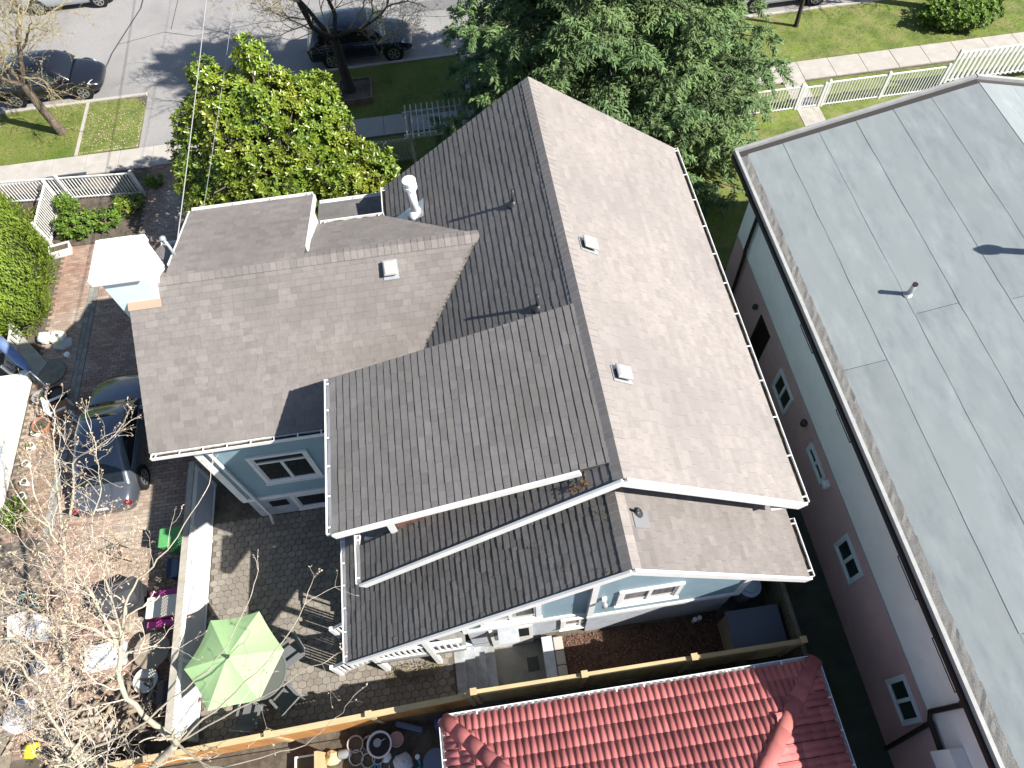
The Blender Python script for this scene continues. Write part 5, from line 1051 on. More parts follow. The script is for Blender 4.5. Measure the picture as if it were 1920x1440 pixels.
# ================================================================ cars
def paint(name, c, metal=0.3): return mat(name, c, rough=0.25, metal=metal, spec=0.5, coat=1.0)
carglass = mat('car_glass', (0.010, 0.013, 0.015), rough=0.03, spec=0.9); lampm = mat('headlight_lens', (0.55, 0.57, 0.58), rough=0.1, spec=0.8); redl = mat('tail_light', (0.16, 0.008, 0.012), rough=0.15, spec=0.7)
rimm = mat('alloy_rim', (0.50, 0.51, 0.52), rough=0.3, metal=0.8)
def car(label, loc, rz, L, Wd, H, pm, kind='suv', wheel=0.34, wb=None):
    t = thing('parked_car', label, 'car', loc, rz, 'parked cars'); hl, hw = L / 2, Wd / 2; wb = wb or L * 0.58
    xf, xr = hl - (L - wb) * 0.47, hl - (L - wb) * 0.47 - wb
    suv = kind == 'suv'; sed = kind == 'sedan'; zb = 0.26 if suv else 0.2; belt = H * (0.60 if suv else 0.62)
    hood0, hood1 = (0.74, 0.97) if suv else (0.62, 0.88); hood1 = min(hood1, belt)
    cow = hl - L * (0.27 if not sed else 0.28); tail = -hl + (L * 0.02 if not sed else L * 0.16)
    st = [(hl, 0.50, 0.62, zb + .12), (hl - 0.06, hood0 - 0.08, 0.80, zb + .04), (hl - 0.28, hood0 + 0.04, 0.94, zb), (hl - 0.75, (hood0 + hood1) / 2 + 0.05, 0.985, zb), (cow, hood1, 1.0, zb), (0.1, belt, 1.0, zb), (tail + 0.45, belt + 0.01, 0.99, zb), (tail if not sed else tail - 0.1, belt - 0.01, 0.97, zb)]
    if sed: st += [(-hl + 0.25, belt - 0.03, 0.93, zb), (-hl + 0.06, belt - 0.12, 0.86, zb + .05), (-hl, 0.62, 0.72, zb + .15)]
    else: st += [(-hl + 0.06, belt - 0.10, 0.90, zb + .05), (-hl, 0.66, 0.80, zb + .14)]
    m = MB(); vs = []; n = 0
    for x, zt, k, z0 in st:
        w = hw * k; ring = [(0.0, z0), (w * 0.86, z0), (w * 0.97, z0 + 0.1), (w, z0 + (zt - z0) * 0.42), (w * 0.985, z0 + (zt - z0) * 0.72), (w * 0.93, zt - 0.05), (w * 0.78, zt), (w * 0.4, zt + 0.025), (0.0, zt + 0.035)]
        ring = ring + [(-y, z) for y, z in ring[-2:0:-1]]; n = len(ring); vs += [(x, y, z) for y, z in ring]
    ns = len(st); fs = [(i * n + k, (i + 1) * n + k, (i + 1) * n + (k + 1) % n, i * n + (k + 1) % n) for i in range(ns - 1) for k in range(n)]
    fs += [tuple(range(n)), tuple(range((ns - 1) * n, ns * n))[::-1]]; m.add(vs, fs); body = m.build('body', pm, t, smooth=True, sub=2)
    # greenhouse
    wbt, wrf = hw * 0.93, hw * 0.70; zr = H; xw0 = cow + 0.12; xr0 = cow - (0.62 if not sed else 0.75); xr1 = tail + (0.42 if not sed else 0.75) * (0.8 if suv else 1.25) + 0.1; xw1 = tail + (0.06 if not sed else -0.12)
    gs = [(xw0, belt - 0.02, wbt), (xw0 - 0.3 * (xw0 - xr0), belt + (zr - belt) * 0.36, wbt * 0.965), ((xw0 + 2 * xr0) / 3, belt + (zr - belt) * 0.74, (wbt + 2 * wrf) / 3 * 1.02), (xr0, zr - 0.055, wrf * 1.03), ((xr0 + xr1) / 2, zr, wrf * 1.04), (xr1, zr - 0.05, wrf), ((2 * xr1 + xw1) / 3, belt + (zr - belt) * 0.70, (wbt + 2 * wrf) / 3), (xw1, belt - 0.02, wbt * 0.96)]
    m = MB(); vs = []
    for x, z, w in gs: q = [(wbt * 1.0, belt - 0.05), (w * 1.0, z - 0.02), (w * 0.85, z + 0.018), (w * 0.45, z + 0.04), (0, z + 0.048)]; q += [(-y, z_) for y, z_ in q[-2::-1]]; vs += [(x, y, z_) for y, z_ in q]
    n = 9; fs = [(i * n + k, (i + 1) * n + k, (i + 1) * n + k + 1, i * n + k + 1) for i in range(len(gs) - 1) for k in range(n - 1)]; m.add(vs, fs); m.build('roof', pm, t, smooth=True)
    def pane(nm, pts, off, mt=carglass):
        c = sum((V(p) for p in pts), Vector()) / len(pts); nn = (V(pts[1]) - V(pts[0])).cross(V(pts[2]) - V(pts[0])).normalized(); nn = nn if nn.dot(V(off)) > 0 else -nn
        MB().slab([V(p) + nn * 0.016 for p in pts], nn * 0.006).build(nm, mt, t)
    def ws(xa, za, wa, xb, zb_, wb_, nm, off):            # glass in two bowed halves
        MBx = MB()
        rows = 5; cols = 8; vv = []; ff = []
        for i in range(rows + 1):
            q = i / rows
            for j in range(cols + 1):
                s = -1 + 2 * j / cols; bow = 0.05 * (1 - s * s); vv.append((xa + (xb - xa) * q + (0.018 if off > 0 else -0.018), (wa + (wb_ - wa) * q) * s, za + (zb_ - za) * q + bow + 0.028))
        for i in range(rows):
            for j in range(cols): k = i * (cols + 1) + j; ff.append((k, k + 1, k + cols + 2, k + cols + 1))
        MBx.add(vv, ff); MBx.build(nm, carglass, t, smooth=True)
    ws(xw0 - 0.05, belt + 0.02, wbt * 0.84, xr0 + 0.06, zr - 0.085, wrf * 0.86, 'windshield', 1); ws(xw1 + 0.06, belt + 0.03, wbt * 0.80, xr1 - 0.06, zr - 0.09, wrf * 0.82, 'rear_window', -1)
    xm = (xr0 + xr1) / 2 + 0.08
    for sg in (-1, 1):
        def sp(x, q): return (x, sg * (wbt * 0.985 + (wrf * 1.03 - wbt * 0.985) * q), belt + 0.03 + (zr - belt - 0.1) * q)
        pane('side_window', [sp(xw0 - 0.42, 0.02), sp(xm + 0.03, 0.02), sp(xm + 0.03, 0.88), sp(xr0 - 0.06, 0.88)], (0, sg, 0.4))
        pane('side_window', [sp(xm - 0.03, 0.02), sp(xw1 + 0.42, 0.05), sp(xr1 + 0.10, 0.85), sp(xm - 0.03, 0.88)], (0, sg, 0.4))
        MB().bar((xw0 - 0.42, sg * (wbt * 0.985 + 0.012), belt + 0.012), (xw1 + 0.42, sg * (wbt * 0.985 + 0.012), belt + 0.02), 0.02, 0.022).build('window_trim', steel, t)
        mi = MB().obox((xw0 - 0.42, sg * (hw + 0.08), belt + 0.06), (0.14, 0.2, 0.13)).build('side_mirror', pm, t, bevel=0.03, smooth=True)
        MB().add([(hl - 0.17, sg * hw * 0.50, hood0 - 0.02), (hl - 0.10, sg * hw * 0.50, hood0 - 0.12), (hl - 0.27, sg * hw * 0.86, hood0 - 0.06), (hl - 0.46, sg * hw * 0.93, hood0 + 0.04), (hl - 0.34, sg * hw * 0.70, hood0 + 0.06)], [(0, 1, 2, 3, 4) if sg > 0 else (4, 3, 2, 1, 0)]).build('headlight', lampm, t)
        MB().obox((-hl + 0.1, sg * hw * 0.80, belt - 0.17), (0.12, 0.20, 0.13), rz=sg * 0.35).build('tail_light', redl, t, bevel=0.02)
        for x in (xf, xr):
            ma = Matrix.Rotation(math.pi / 2, 4, 'X'); y0 = sg * (hw - 0.11)
            MB().lathe((x, sg * (hw - 0.16), wheel + 0.01), [(wheel + 0.055, -0.17), (wheel + 0.055, 0.17)], 22, ma).build('wheel_well', black, t)
            w = MB().lathe((x, y0, wheel), [(wheel * 0.62, -0.115), (wheel * 0.92, -0.125), (wheel, -0.08), (wheel, 0.08), (wheel * 0.92, 0.125), (wheel * 0.62, 0.115)], 26, ma).build('wheel', rubber, t, smooth=True)
            rm = MB(); rm.lathe((x, y0, wheel), [(wheel * 0.67, -0.10), (wheel * 0.70, -0.127), (wheel * 0.60, -0.130), (wheel * 0.58, -0.10)], 22, ma, caps=False); rm.lathe((x, y0, wheel), [(wheel * 0.67, 0.10), (wheel * 0.70, 0.127), (wheel * 0.60, 0.130), (wheel * 0.58, 0.10)], 22, ma, caps=False)
            for k in range(6):
                a = 6.283 * k / 6
                for s2 in (-1, 1): rm.bar((x, y0 + s2 * 0.118, wheel), (x + math.cos(a) * wheel * 0.64, y0 + s2 * 0.118, wheel + math.sin(a) * wheel * 0.64), 0.02, wheel * 0.17, up=Vector((0, 1, 0)).cross(Vector((math.cos(a), 0, math.sin(a)))))
            rm.lathe((x, y0, wheel), [(0.001, -0.128), (wheel * 0.17, -0.126), (wheel * 0.17, 0.126), (0.001, 0.128)], 14, ma); rm.build('rim', rimm, w)
    MB().obox((hl - 0.085, 0, 0.50), (0.06, hw * 0.9, 0.13)).build('grille', black, t, bevel=0.02); MB().obox((-hl + 0.02, 0, 0.72), (0.02, 0.32, 0.12)).build('licence_plate', whitem, t)
    MB().obox((hl - 0.13, 0, zb + 0.14), (0.1, hw * 1.1, 0.09)).build('bumper_vent', black, t, bevel=0.02)
    return t
bk1 = paint('black_car_paint', (0.012, 0.013, 0.018)); navy = paint('dark_navy_paint', (0.010, 0.016, 0.034)); silver = paint('silver_grey_paint', (0.42, 0.45, 0.47)); slate = paint('slate_grey_paint', (0.13, 0.145, 0.17), 0.6)
car('black hatchback parked at the left under the leaning bare tree', (-16.45, 28.9, 0.01), 0.0, 4.45, 1.80, 1.50, bk1, 'hatch', 0.33, 2.78)
car('black sport utility car parked beside the boxed street tree', (-3.25, 28.85, 0.01), 0.0, 4.45, 1.86, 1.66, navy, 'suv', 0.35, 2.62)
car('silver grey car parked on the far side at the top left edge', (-16.8, 35.55, 0.01), 0.0, 4.5, 1.8, 1.48, silver, 'sedan', 0.33, 2.8)
car('pale silver car parked at the top edge right of the conifer', (15.2, 28.95, 0.01), 0.0, 4.6, 1.85, 1.55, silver, 'suv', 0.34, 2.75)
car('dark car parked at the top edge near the ivy clump', (20.9, 29.0, 0.01), 0.0, 4.6, 1.85, 1.5, bk1, 'hatch', 0.34, 2.75)
car('slate grey saloon car parked on the brick driveway beside the house', (-11.3, 10.95, 0.035), math.radians(91.5), 4.6, 1.8, 1.46, slate, 'sedan', 0.33, 2.7)
# ================================================================ patio furniture
um = thing('patio_umbrella', 'lime green patio umbrella open over the round table', 'umbrella', (-6.72, 3.72, 0.035))
lime = mat('lime_canvas', (0.40, 0.60, 0.30), (0.385, 0.585, 0.285), scale=1.5, rough=0.85, trans=0.25)
R6 = 1.16; NS = 6; a0 = math.radians(62)
m = MB(); vs = [(0, 0, 2.58)]; fs = []
RG, SG = 5, 6
for i in range(1, RG + 1):
    q = i / RG
    for k in range(NS * SG):
        s = k // SG; u_ = (k % SG) / SG; A = Vector((math.cos(a0 + s * math.pi / 3), math.sin(a0 + s * math.pi / 3), 0)); B = Vector((math.cos(a0 + (s + 1) * math.pi / 3), math.sin(a0 + (s + 1) * math.pi / 3), 0))
        p = A.lerp(B, u_) * (R6 * q); sag = math.sin(math.pi * u_) * 0.07 * q; inn = 1 - 0.035 * math.sin(math.pi * u_) * (q > 0.9); vs.append((p.x * inn, p.y * inn, 2.58 - 0.40 * q ** 1.15 - sag))
nk = NS * SG
for k in range(nk): fs.append((0, 1 + k, 1 + (k + 1) % nk))
for i in range(RG - 1):
    for k in range(nk): fs.append((1 + i * nk + k, 1 + (i + 1) * nk + k, 1 + (i + 1) * nk + (k + 1) % nk, 1 + i * nk + (k + 1) % nk))
m.add(vs, fs); m.build('canopy', lime, um, smooth=False)
for k in range(NS): a = a0 + k * math.pi / 3; MB().tube([(0, 0, 2.53), (math.cos(a) * R6 * .97, math.sin(a) * R6 * .97, 2.15)], 0.01, 5).build('rib', steel, um)
MB().tube([(0, 0, 0), (0, 0, 2.62)], 0.022, 10).build('pole', steel, um, smooth=True); MB().lathe((0, 0, 2.58), [(0.05, 0), (0.035, 0.04), (0.02, 0.09), (0.0, 0.1)], 10).build('finial', darkmetal, um); MB().lathe((0, 0, 0), [(0.26, 0), (0.26, 0.05), (0.06, 0.1), (0.04, 0.3)], 16).build('base', darkmetal, um)
tb = thing('patio_table', 'round glass patio table under the lime umbrella', 'table', (-6.60, 3.62, 0.035))
MB().lathe((0, 0, 0.69), [(0.62, 0), (0.62, 0.012)], 32).build('glass_top', mat('smoked_glass', (0.10, 0.105, 0.10), rough=0.08, spec=0.8), tb); MB().lathe((0, 0, 0.685), [(0.61, 0), (0.645, 0.0), (0.645, 0.03), (0.61, 0.03)], 32, caps=False).build('rim', steel, tb)
for k in range(4): a = 0.6 + k * 1.571; MB().tube([(math.cos(a) * .12, math.sin(a) * .12, 0.68), (math.cos(a) * .34, math.sin(a) * .34, 0.35), (math.cos(a) * .48, math.sin(a) * .48, 0.0)], 0.018, 6).build('leg', steel, tb)
fab = mat('grey_sling_fabric', (0.115, 0.12, 0.125), rough=0.8)
def patio_chair(label, loc, rz):
    t = thing('patio_chair', label, 'chair', loc, rz, 'patio chairs')
    MB().box((-0.24, -0.25, 0.40), (0.24, 0.24, 0.43)).build('seat', fab, t, bevel=0.01); m = MB(); m.slab([(-0.24, -0.24, 0.44), (0.24, -0.24, 0.44), (0.24, -0.40, 0.95), (-0.24, -0.40, 0.95)], (0, 0.02, 0.005)); m.build('backrest', fab, t)
    for sx in (-0.26, 0.26):
        MB().tube([(sx, 0.24, 0), (sx, 0.24, 0.62), (sx, 0.18, 0.66), (sx, -0.30, 0.66), (sx, -0.40, 0.97)], 0.016, 6).build('arm_frame', steel, t); MB().tube([(sx, -0.28, 0.64), (sx, -0.36, 0.0)], 0.016, 6).build('leg', steel, t); MB().box((sx - 0.03, -0.28, 0.66), (sx + 0.03, 0.2, 0.685)).build('armrest', fab, t)
    MB().tube([(-0.26, -0.40, 0.97), (0.26, -0.40, 0.97)], 0.016, 6).build('top_rail', steel, t)
patio_chair('grey sling patio chair on the house side of the umbrella table', (-5.92, 4.02, 0.035), math.radians(120))
patio_chair('grey sling patio chair at the near right of the umbrella table', (-6.05, 2.98, 0.035), math.radians(42))
patio_chair('grey sling patio chair between the umbrella table and the cedar fence', (-6.9, 2.72, 0.035), math.radians(-12))
patio_chair('grey sling patio chair hidden between umbrella and lattice fence', (-7.5, 3.9, 0.035), math.radians(-100))
# ================================================================ objects around the house
bx = thing('storage_box', 'dark grey resin storage box with pale sides in the back corner', 'box', (5.65, 2.78, 0.02))
MB().box((-0.62, -0.42, 0), (0.62, 0.42, 1.05)).build('body', mat('resin_taupe', (0.20, 0.17, 0.13), rough=0.7), bx, bevel=0.02); m = MB(); m.slab([(-0.66, -0.46, 1.06), (0.66, -0.46, 1.06), (0.66, 0.46, 1.16), (-0.66, 0.46, 1.16)], (0, 0, 0.05)); m.build('lid', mat('resin_slate', (0.085, 0.10, 0.13), rough=0.6), bx)
for k in range(3): MB().box((-0.626, -0.3 + 0.25 * k, 0.1), (-0.62, -0.12 + 0.25 * k, 0.95)).build('side_panel', MATS['resin_taupe'], bx)
bn = thing('rain_barrel', 'pale blue grey lidded bin standing beside the house corner', 'bin', (5.85, 3.82, 0.02))
grb = mat('bluegrey_plastic', (0.36, 0.42, 0.47), rough=0.5)
MB().lathe((0, 0, 0), [(0.22, 0), (0.27, 0.9), (0.29, 0.92), (0.29, 0.97)], 20).build('body', mat('grey_bin_plastic', (0.25, 0.28, 0.31), rough=0.6), bn, smooth=False); MB().lathe((0, 0, 0.97), [(0.30, 0), (0.30, 0.03), (0.2, 0.05), (0.19, 0.08), (0.0, 0.085)], 20).build('lid', grb, bn)
vtp = thing('drain_pipe', 'white drain pipe stub standing out of the mulch, left one', 'pipe', (4.43, 3.33, 0.02)); MB().tube([(0, 0, 0), (0, 0, 0.32)], 0.05, 12).build('stub', whitem, vtp, smooth=True); MB().lathe((0, 0, 0.3), [(0.058, 0), (0.058, 0.05), (0.0, 0.052)], 12).build('cap', whitem, vtp)
dup(vtp, (4.56, 3.35, 0.02), 0, 'white drain pipe stub standing out of the mulch, right one')
pb = thing('tree_planter', 'raised wooden planter box around the street tree trunk', 'planter', (-3.62, 26.02, 0.05))
for a_, b_ in (((-0.68, -0.68, 0), (0.68, -0.62, 0.28)), ((-0.68, 0.62, 0), (0.68, 0.68, 0.28)), ((-0.68, -0.62, 0), (-0.62, 0.62, 0.28)), ((0.62, -0.62, 0), (0.68, 0.62, 0.28))): MB().box(a_, b_).build('board', mat('planter_wood', (0.22, 0.16, 0.12), (0.14, 0.10, 0.08), scale=5, rough=0.9), pb)
MB().box((-0.62, -0.62, 0), (0.62, 0.62, 0.2)).build('soil_fill', soil, pb)
be = thing('sidewalk_bench', 'dark grey bench behind the white fence at the sidewalk', 'bench', (-14.8, 22.75, 0.02))
gm_ = mat('bench_grey', (0.06, 0.065, 0.075), rough=0.5)
for y in (-0.2, -0.07, 0.06, 0.19): MB().box((-0.75, y - 0.05, 0.42), (0.75, y + 0.05, 0.45)).build('seat_slat', gm_, be)
for x in (-0.68, 0.68):
    m = MB(); m.tube([(x, 0.22, 0), (x, 0.22, 0.42), (x, -0.22, 0.42), (x, -0.24, 0)], 0.022, 6); m.tube([(x, -0.22, 0.42), (x, -0.34, 0.85)], 0.022, 6); m.build('leg_frame', gm_, be)
for z_ in (0.6, 0.74, 0.86): MB().bar((-0.75, -0.27 - (z_ - .55) * 0.25, z_), (0.75, -0.27 - (z_ - .55) * 0.25, z_), 0.02, 0.09).build('back_slat', gm_, be)
pl = thing('planter_pot', 'white trough planter at the foot of the fence beside the thuja', 'planter', (-14.55, 19.35, 0.03), 0.2)
def trough(t, l, w, h, mt, th=0.04, fill=soil):
    m = MB(); m.add([(-l * .42, -w * .42, 0), (l * .42, -w * .42, 0), (l * .42, w * .42, 0), (-l * .42, w * .42, 0), (-l / 2, -w / 2, h), (l / 2, -w / 2, h), (l / 2, w / 2, h), (-l / 2, w / 2, h), (-l / 2 + th, -w / 2 + th, h), (l / 2 - th, -w / 2 + th, h), (l / 2 - th, w / 2 - th, h), (-l / 2 + th, w / 2 - th, h), (-l / 2 + th, -w / 2 + th, h - .08), (l / 2 - th, -w / 2 + th, h - .08), (l / 2 - th, w / 2 - th, h - .08), (-l / 2 + th, w / 2 - th, h - .08)],
          [(0, 3, 2, 1), (0, 1, 5, 4), (1, 2, 6, 5), (2, 3, 7, 6), (3, 0, 4, 7), (4, 5, 9, 8), (5, 6, 10, 9), (6, 7, 11, 10), (7, 4, 8, 11), (8, 9, 13, 12), (9, 10, 14, 13), (10, 11, 15, 14), (11, 8, 12, 15)]); m.build('body', mt, t); m = MB(); m.sheet([(-l / 2 + th, -w / 2 + th, h - .05), (l / 2 - th, -w / 2 + th, h - .05), (l / 2 - th, w / 2 - th, h - .05), (-l / 2 + th, w / 2 - th, h - .05)]); m.build('soil_fill', fill, t)
trough(pl, 0.75, 0.4, 0.32, white)
def pot(label, loc, r, h, mt, plant=None, name='plant_pot', cat='pot', fill=soil):
    t = thing(name, label, cat, loc, 0, 'pots and tubs'); MB().lathe((0, 0, 0), [(r * .7, 0), (r * .95, h * .85), (r * 1.06, h * .86), (r * 1.06, h), (r * .92, h), (r * .88, h * .8)], 18, caps=False).build('body', mt, t, smooth=False); MB().lathe((0, 0, h * .78), [(r * .9, 0), (r * .9, 0.005)], 18).build('soil_fill', fill, t)
    if plant: P = np.stack([NR.randn(plant) * r * .4, NR.randn(plant) * r * .4, np.full(plant, h * .8)], 1); leaves('sprouts', P, np.stack([NR.randn(plant), NR.randn(plant), 1.5 + NR.rand(plant)], 1), NR.randn(plant, 3), 0.1 + 0.1 * NR.rand(plant), np.full(plant, .03), leafshr, t)
    return t
terra = mat('terracotta', (0.36, 0.17, 0.10), (0.28, 0.13, 0.08), scale=8, rough=0.85); whp = mat('white_pot_plastic', (0.72, 0.72, 0.72), rough=0.5); blp = mat('black_pot_plastic', (0.02, 0.02, 0.022), rough=0.6); grp = mat('grey_pot_plastic', (0.22, 0.23, 0.25), rough=0.6)
for i, (x, y) in enumerate([(-14.07, 11.85), (-14.11, 11.4), (-14.14, 10.81), (-14.07, 10.19), (-14.06, 9.76)]):
    pot('small white pot, %s from the thuja in the row along the left edge' % ['first', 'second', 'third', 'fourth', 'last'][i], (x, y, 0.03), 0.105, 0.2, whp, 6)
pot('terracotta pot beside the white chair at the left edge', (-13.85, 12.05, 0.03), 0.26, 0.3, terra, 14); pot('white and grey urn at the left edge near the folded blue umbrella', (-14.0, 13.0, 0.03), 0.22, 0.42, galv, 8); pot('dark tub behind the white garden chair', (-13.55, 13.1, 0.03), 0.25, 0.35, blp)
def bag(label, loc, r, h, mt, seed, name='bag', cat='bag', fleck=None):
    rnd = random.Random(seed); t = thing(name, label, cat, loc, rnd.uniform(0, 6)); m = MB(); n = 12; prof = [(0.75, 0.0), (1.0, 0.25), (0.95, 0.6), (0.55, 0.88), (0.22, 1.0)]; vs = []
    for q, z_ in prof:
        for k in range(n): a = 6.283 * k / n; rr = r * q * (1 + rnd.uniform(-.14, .14)); vs.append((rr * math.cos(a), rr * math.sin(a), h * z_))
    fs = [(i * n + k, i * n + (k + 1) % n, (i + 1) * n + (k + 1) % n, (i + 1) * n + k) for i in range(4) for k in range(n)] + [tuple(range(n))[::-1], tuple(range(4 * n, 5 * n))]; m.add(vs, fs); m.build('sack', mt, t, smooth=False); MB().lathe((0, 0, h), [(r * .12, -.02), (r * .2, .06), (r * .05, .08)], 7).build('tied_neck', fleck or mt, t); return t
wy = mat('white_yellow_sack', (0.72, 0.72, 0.66), (0.60, 0.58, 0.10), scale=4, rough=0.6, lo=0.5, hi=0.62)
bag('white and yellow sack below the thuja, left of the pair', (-14.45, 15.5, 0.03), 0.24, 0.34, wy, 1); bag('white and yellow sack below the thuja, right of the pair beside the shadow', (-14.02, 15.46, 0.03), 0.26, 0.34, wy, 2)
def rock(name, label, cat, loc, pts, h, mt): t = tag(MB().prism(pts, 0, h).build(name, mt, None, bevel=0.02), label, cat); t.location = loc; return t
rock('flat_stone', 'pale flat stone lying on the bricks in the shadow edge', 'stone', (-13.82, 15.2, 0.03), [(-.3, -.15), (.05, -.25), (.32, -.1), (.28, .2), (-.05, .24), (-.3, .15)], 0.12, mat('pale_stone', (0.42, 0.41, 0.38), (0.33, 0.32, 0.30), scale=4, rough=0.9))
rock('round_stone', 'large round stepping stone on the left of the driveway', 'stone', (-14.05, 14.12, 0.03), [(0.48 * math.cos(k * .314) * (1 + .03 * math.sin(k * 5)), 0.48 * math.sin(k * .314)) for k in range(20)], 0.07, mat('mossy_stone', (0.20, 0.195, 0.16), (0.14, 0.14, 0.11), scale=5, rough=0.95))
rock('stone_slab', 'big weathered concrete slab lying left of the driveway', 'slab', (-14.8, 14.8, 0.03), [(-.55, .3), (-.45, .95), (.6, -.3), (.28, -.95)], 0.12, mat('weathered_slab', (0.33, 0.33, 0.29), (0.25, 0.25, 0.215), scale=4, rough=0.95))
jar = thing('white_jar', 'small round white jar on the bricks beside the grey band', 'jar', (-13.6, 14.72, 0.03)); MB().lathe((0, 0, 0), [(.08, 0), (.09, .1)], 12).build('body', whp, jar); MB().lathe((0, 0, .1), [(.095, 0), (.095, .03), (0, .035)], 12).build('lid', whp, jar)
# neighbour's white terrace at the left edge with picket railing and folded umbrella
tr_ = thing('white_terrace', 'bright white low terrace wall along the left edge', 'wall', (-16.4, 11.2, 0)); MB().box((-2.5, -2.8, 0), (1.75, 2.9, 0.30)).build('wall', mat('whitewash', (0.66, 0.65, 0.61), (0.52, 0.51, 0.47), scale=2, rough=0.9, c3=(0.58, 0.57, 0.53), scale3=0.8), tr_, bevel=0.02); MB().box((1.55, -2.85, 0.3), (1.8, 2.95, 0.36)).build('coping', white, tr_)
picket_fence('picket_fence', 'white picket fence at the left edge under the thuja', (-16.9, 15.4, 0), (-15.35, 15.15, 0), 0.95, 0.19, 1.5, mt=white, pw=0.12, flat=True); picket_fence('picket_fence', 'short weathered white fence between slab and folded umbrella', (-15.4, 15.9, 0), (-15.25, 14.2, 0), 0.6, 0.2, 1.6, mt=weather, pw=0.1, flat=True)
fu = thing('folded_umbrella', 'folded blue patio umbrella lying across the white terrace', 'umbrella', (-15.5, 15.2, 0.9)); bl = mat('faded_blue_canvas', (0.17, 0.24, 0.42), (0.12, 0.18, 0.33), scale=5, rough=0.9)
MB().tube([(0, 0, 0.1), (0.45, -0.5, 0.05), (0.95, -1.05, -0.05), (1.25, -1.4, -0.1)], [0.14, 0.17, 0.15, 0.07], 9).build('canvas', bl, fu, smooth=True); MB().tube([(1.2, -1.35, -0.1), (1.75, -1.95, -0.75)], 0.022, 8).build('pole', whitem, fu)
wc = thing('garden_chair', 'white garden chair with brown seat beside the terracotta pot', 'chair', (-13.25, 12.45, 0.03), math.radians(-70))
MB().box((-0.24, -0.24, 0.40), (0.24, 0.24, 0.44)).build('seat', mat('brown_seat', (0.20, 0.11, 0.05), rough=0.8), wc)
for sx in (-.24, .24):
    for sy in (-.24, .24): MB().box((sx - .025, sy - .025, 0), (sx + .025, sy + .025, 0.44 if sy > 0 else 0.9)).build('leg', white, wc)
    MB().box((sx - .03, -.26, .62), (sx + .03, .26, .66)).build('armrest', white, wc)
for z_ in (.55, .7, .86): MB().box((-.24, -.26, z_ - .03), (.24, -.23, z_ + .03)).build('back_rail', white, wc)
# ---------------------------------------------------------------- clutter left of the lattice fence
def bin_(label, loc, rz, w, d, h, mt, lidmt, name='wheeled_bin'):
    t = thing(name, label, 'bin', loc, rz, 'wheeled bins'); m = MB(); m.add([(-w * .4, -d * .38, .06), (w * .4, -d * .38, .06), (w * .4, d * .4, .06), (-w * .4, d * .4, .06), (-w / 2, -d / 2, h), (w / 2, -d / 2, h), (w / 2, d / 2, h), (-w / 2, d / 2, h)], [(0, 3, 2, 1), (0, 1, 5, 4), (1, 2, 6, 5), (2, 3, 7, 6), (3, 0, 4, 7), (4, 5, 6, 7)]); m.build('body', mt, t)
    MB().box((-w / 2 - .02, -d / 2 - .02, h), (w / 2 + .02, d / 2 + .03, h + .06)).build('lid', lidmt, t, bevel=0.03); MB().tube([(-w * .4, d / 2 + .06, h - .02), (w * .4, d / 2 + .06, h - .02)], .018, 6).build('handle', mt, t)
    for sx in (-1, 1): MB().lathe((sx * w * .42, d * .42, .1), [(.1, -.03), (.1, .03)], 12, Matrix.Rotation(math.pi / 2, 4, 'Y')).build('wheel', rubber, t)
    return t
grn = mat('green_bin_plastic', (0.09, 0.30, 0.10), (0.075, 0.25, 0.085), scale=4, rough=0.5); nvy = mat('navy_bin_plastic', (0.02, 0.03, 0.06), rough=0.5)
bin_('bright green wheeled bin against the lattice fence', (-9.1, 7.45, 0.03), math.radians(-90), 0.5, 0.58, 0.95, grn, grn); bin_('navy blue bin between the green bin and the pink toy kitchen', (-8.95, 6.65, 0.03), math.radians(-90), 0.48, 0.5, 0.75, nvy, nvy)
bin_('dark navy tub bin in the lattice shadow near the fence corner', (-8.95, 3.55, 0.03), math.radians(-90), 0.5, 0.5, 0.6, nvy, blp)
mag = mat('magenta_plastic', (0.45, 0.07, 0.26), rough=0.45)
pt = thing('toy_table', 'magenta plastic toy table with cream top beside the lattice fence', 'toy', (-9.35, 5.75, 0.03)); MB().box((-.46, -.28, .42), (.46, .28, .48)).build('table_top', mat('cream_plastic', (0.72, 0.64, 0.50), rough=0.5), pt, bevel=0.03)
for sy in (-1, 1): MB().box((-.48, sy * .40 - .09, .22), (.48, sy * .40 + .09, .30)).build('bench', mag, pt, bevel=0.03); MB().box((-.4, sy * .24 - .03, 0), (.4, sy * .24 + .03, .42)).build('leg_panel', mag, pt)
gr = thing('barbecue', 'dark grey covered barbecue beside the magenta toy table', 'barbecue', (-10.5, 6.1, 0.03), 0.25); bbm = mat('barbecue_cover', (0.05, 0.053, 0.06), (0.035, 0.037, 0.04), scale=6, rough=0.75)
m = MB(); m.slab([(-.55, -.35, .3), (-.55, .35, .3), (-.48, .3, .92), (-.48, -.05, 1.0), (-.5, -.33, .85)], (1.05, 0, 0)); m.build('cover', bbm, gr); MB().box((-.5, -.3, 0), (.5, .3, .3)).build('base', darkmetal, gr)
for k in range(4): MB().box((-.4 + .22 * k, -.36, .78), (-.3 + .22 * k, -.345, .8)).build('buckle', whitem, gr)
tw_ = thing('wood_table', 'round weathered wooden table top in front of the lattice fence', 'table', (-9.55, 4.65, 0.03)); MB().lathe((0, 0, .40), [(.46, 0), (.46, .05)], 22).build('top', mat('grey_plywood', (0.27, 0.225, 0.165), (0.21, 0.175, 0.13), scale=3, rough=0.9), tw_)
for k in range(3): a = k * 2.09; MB().tube([(.15 * math.cos(a), .15 * math.sin(a), .4), (.34 * math.cos(a), .34 * math.sin(a), 0)], .025, 6).build('leg', oldwood, tw_)
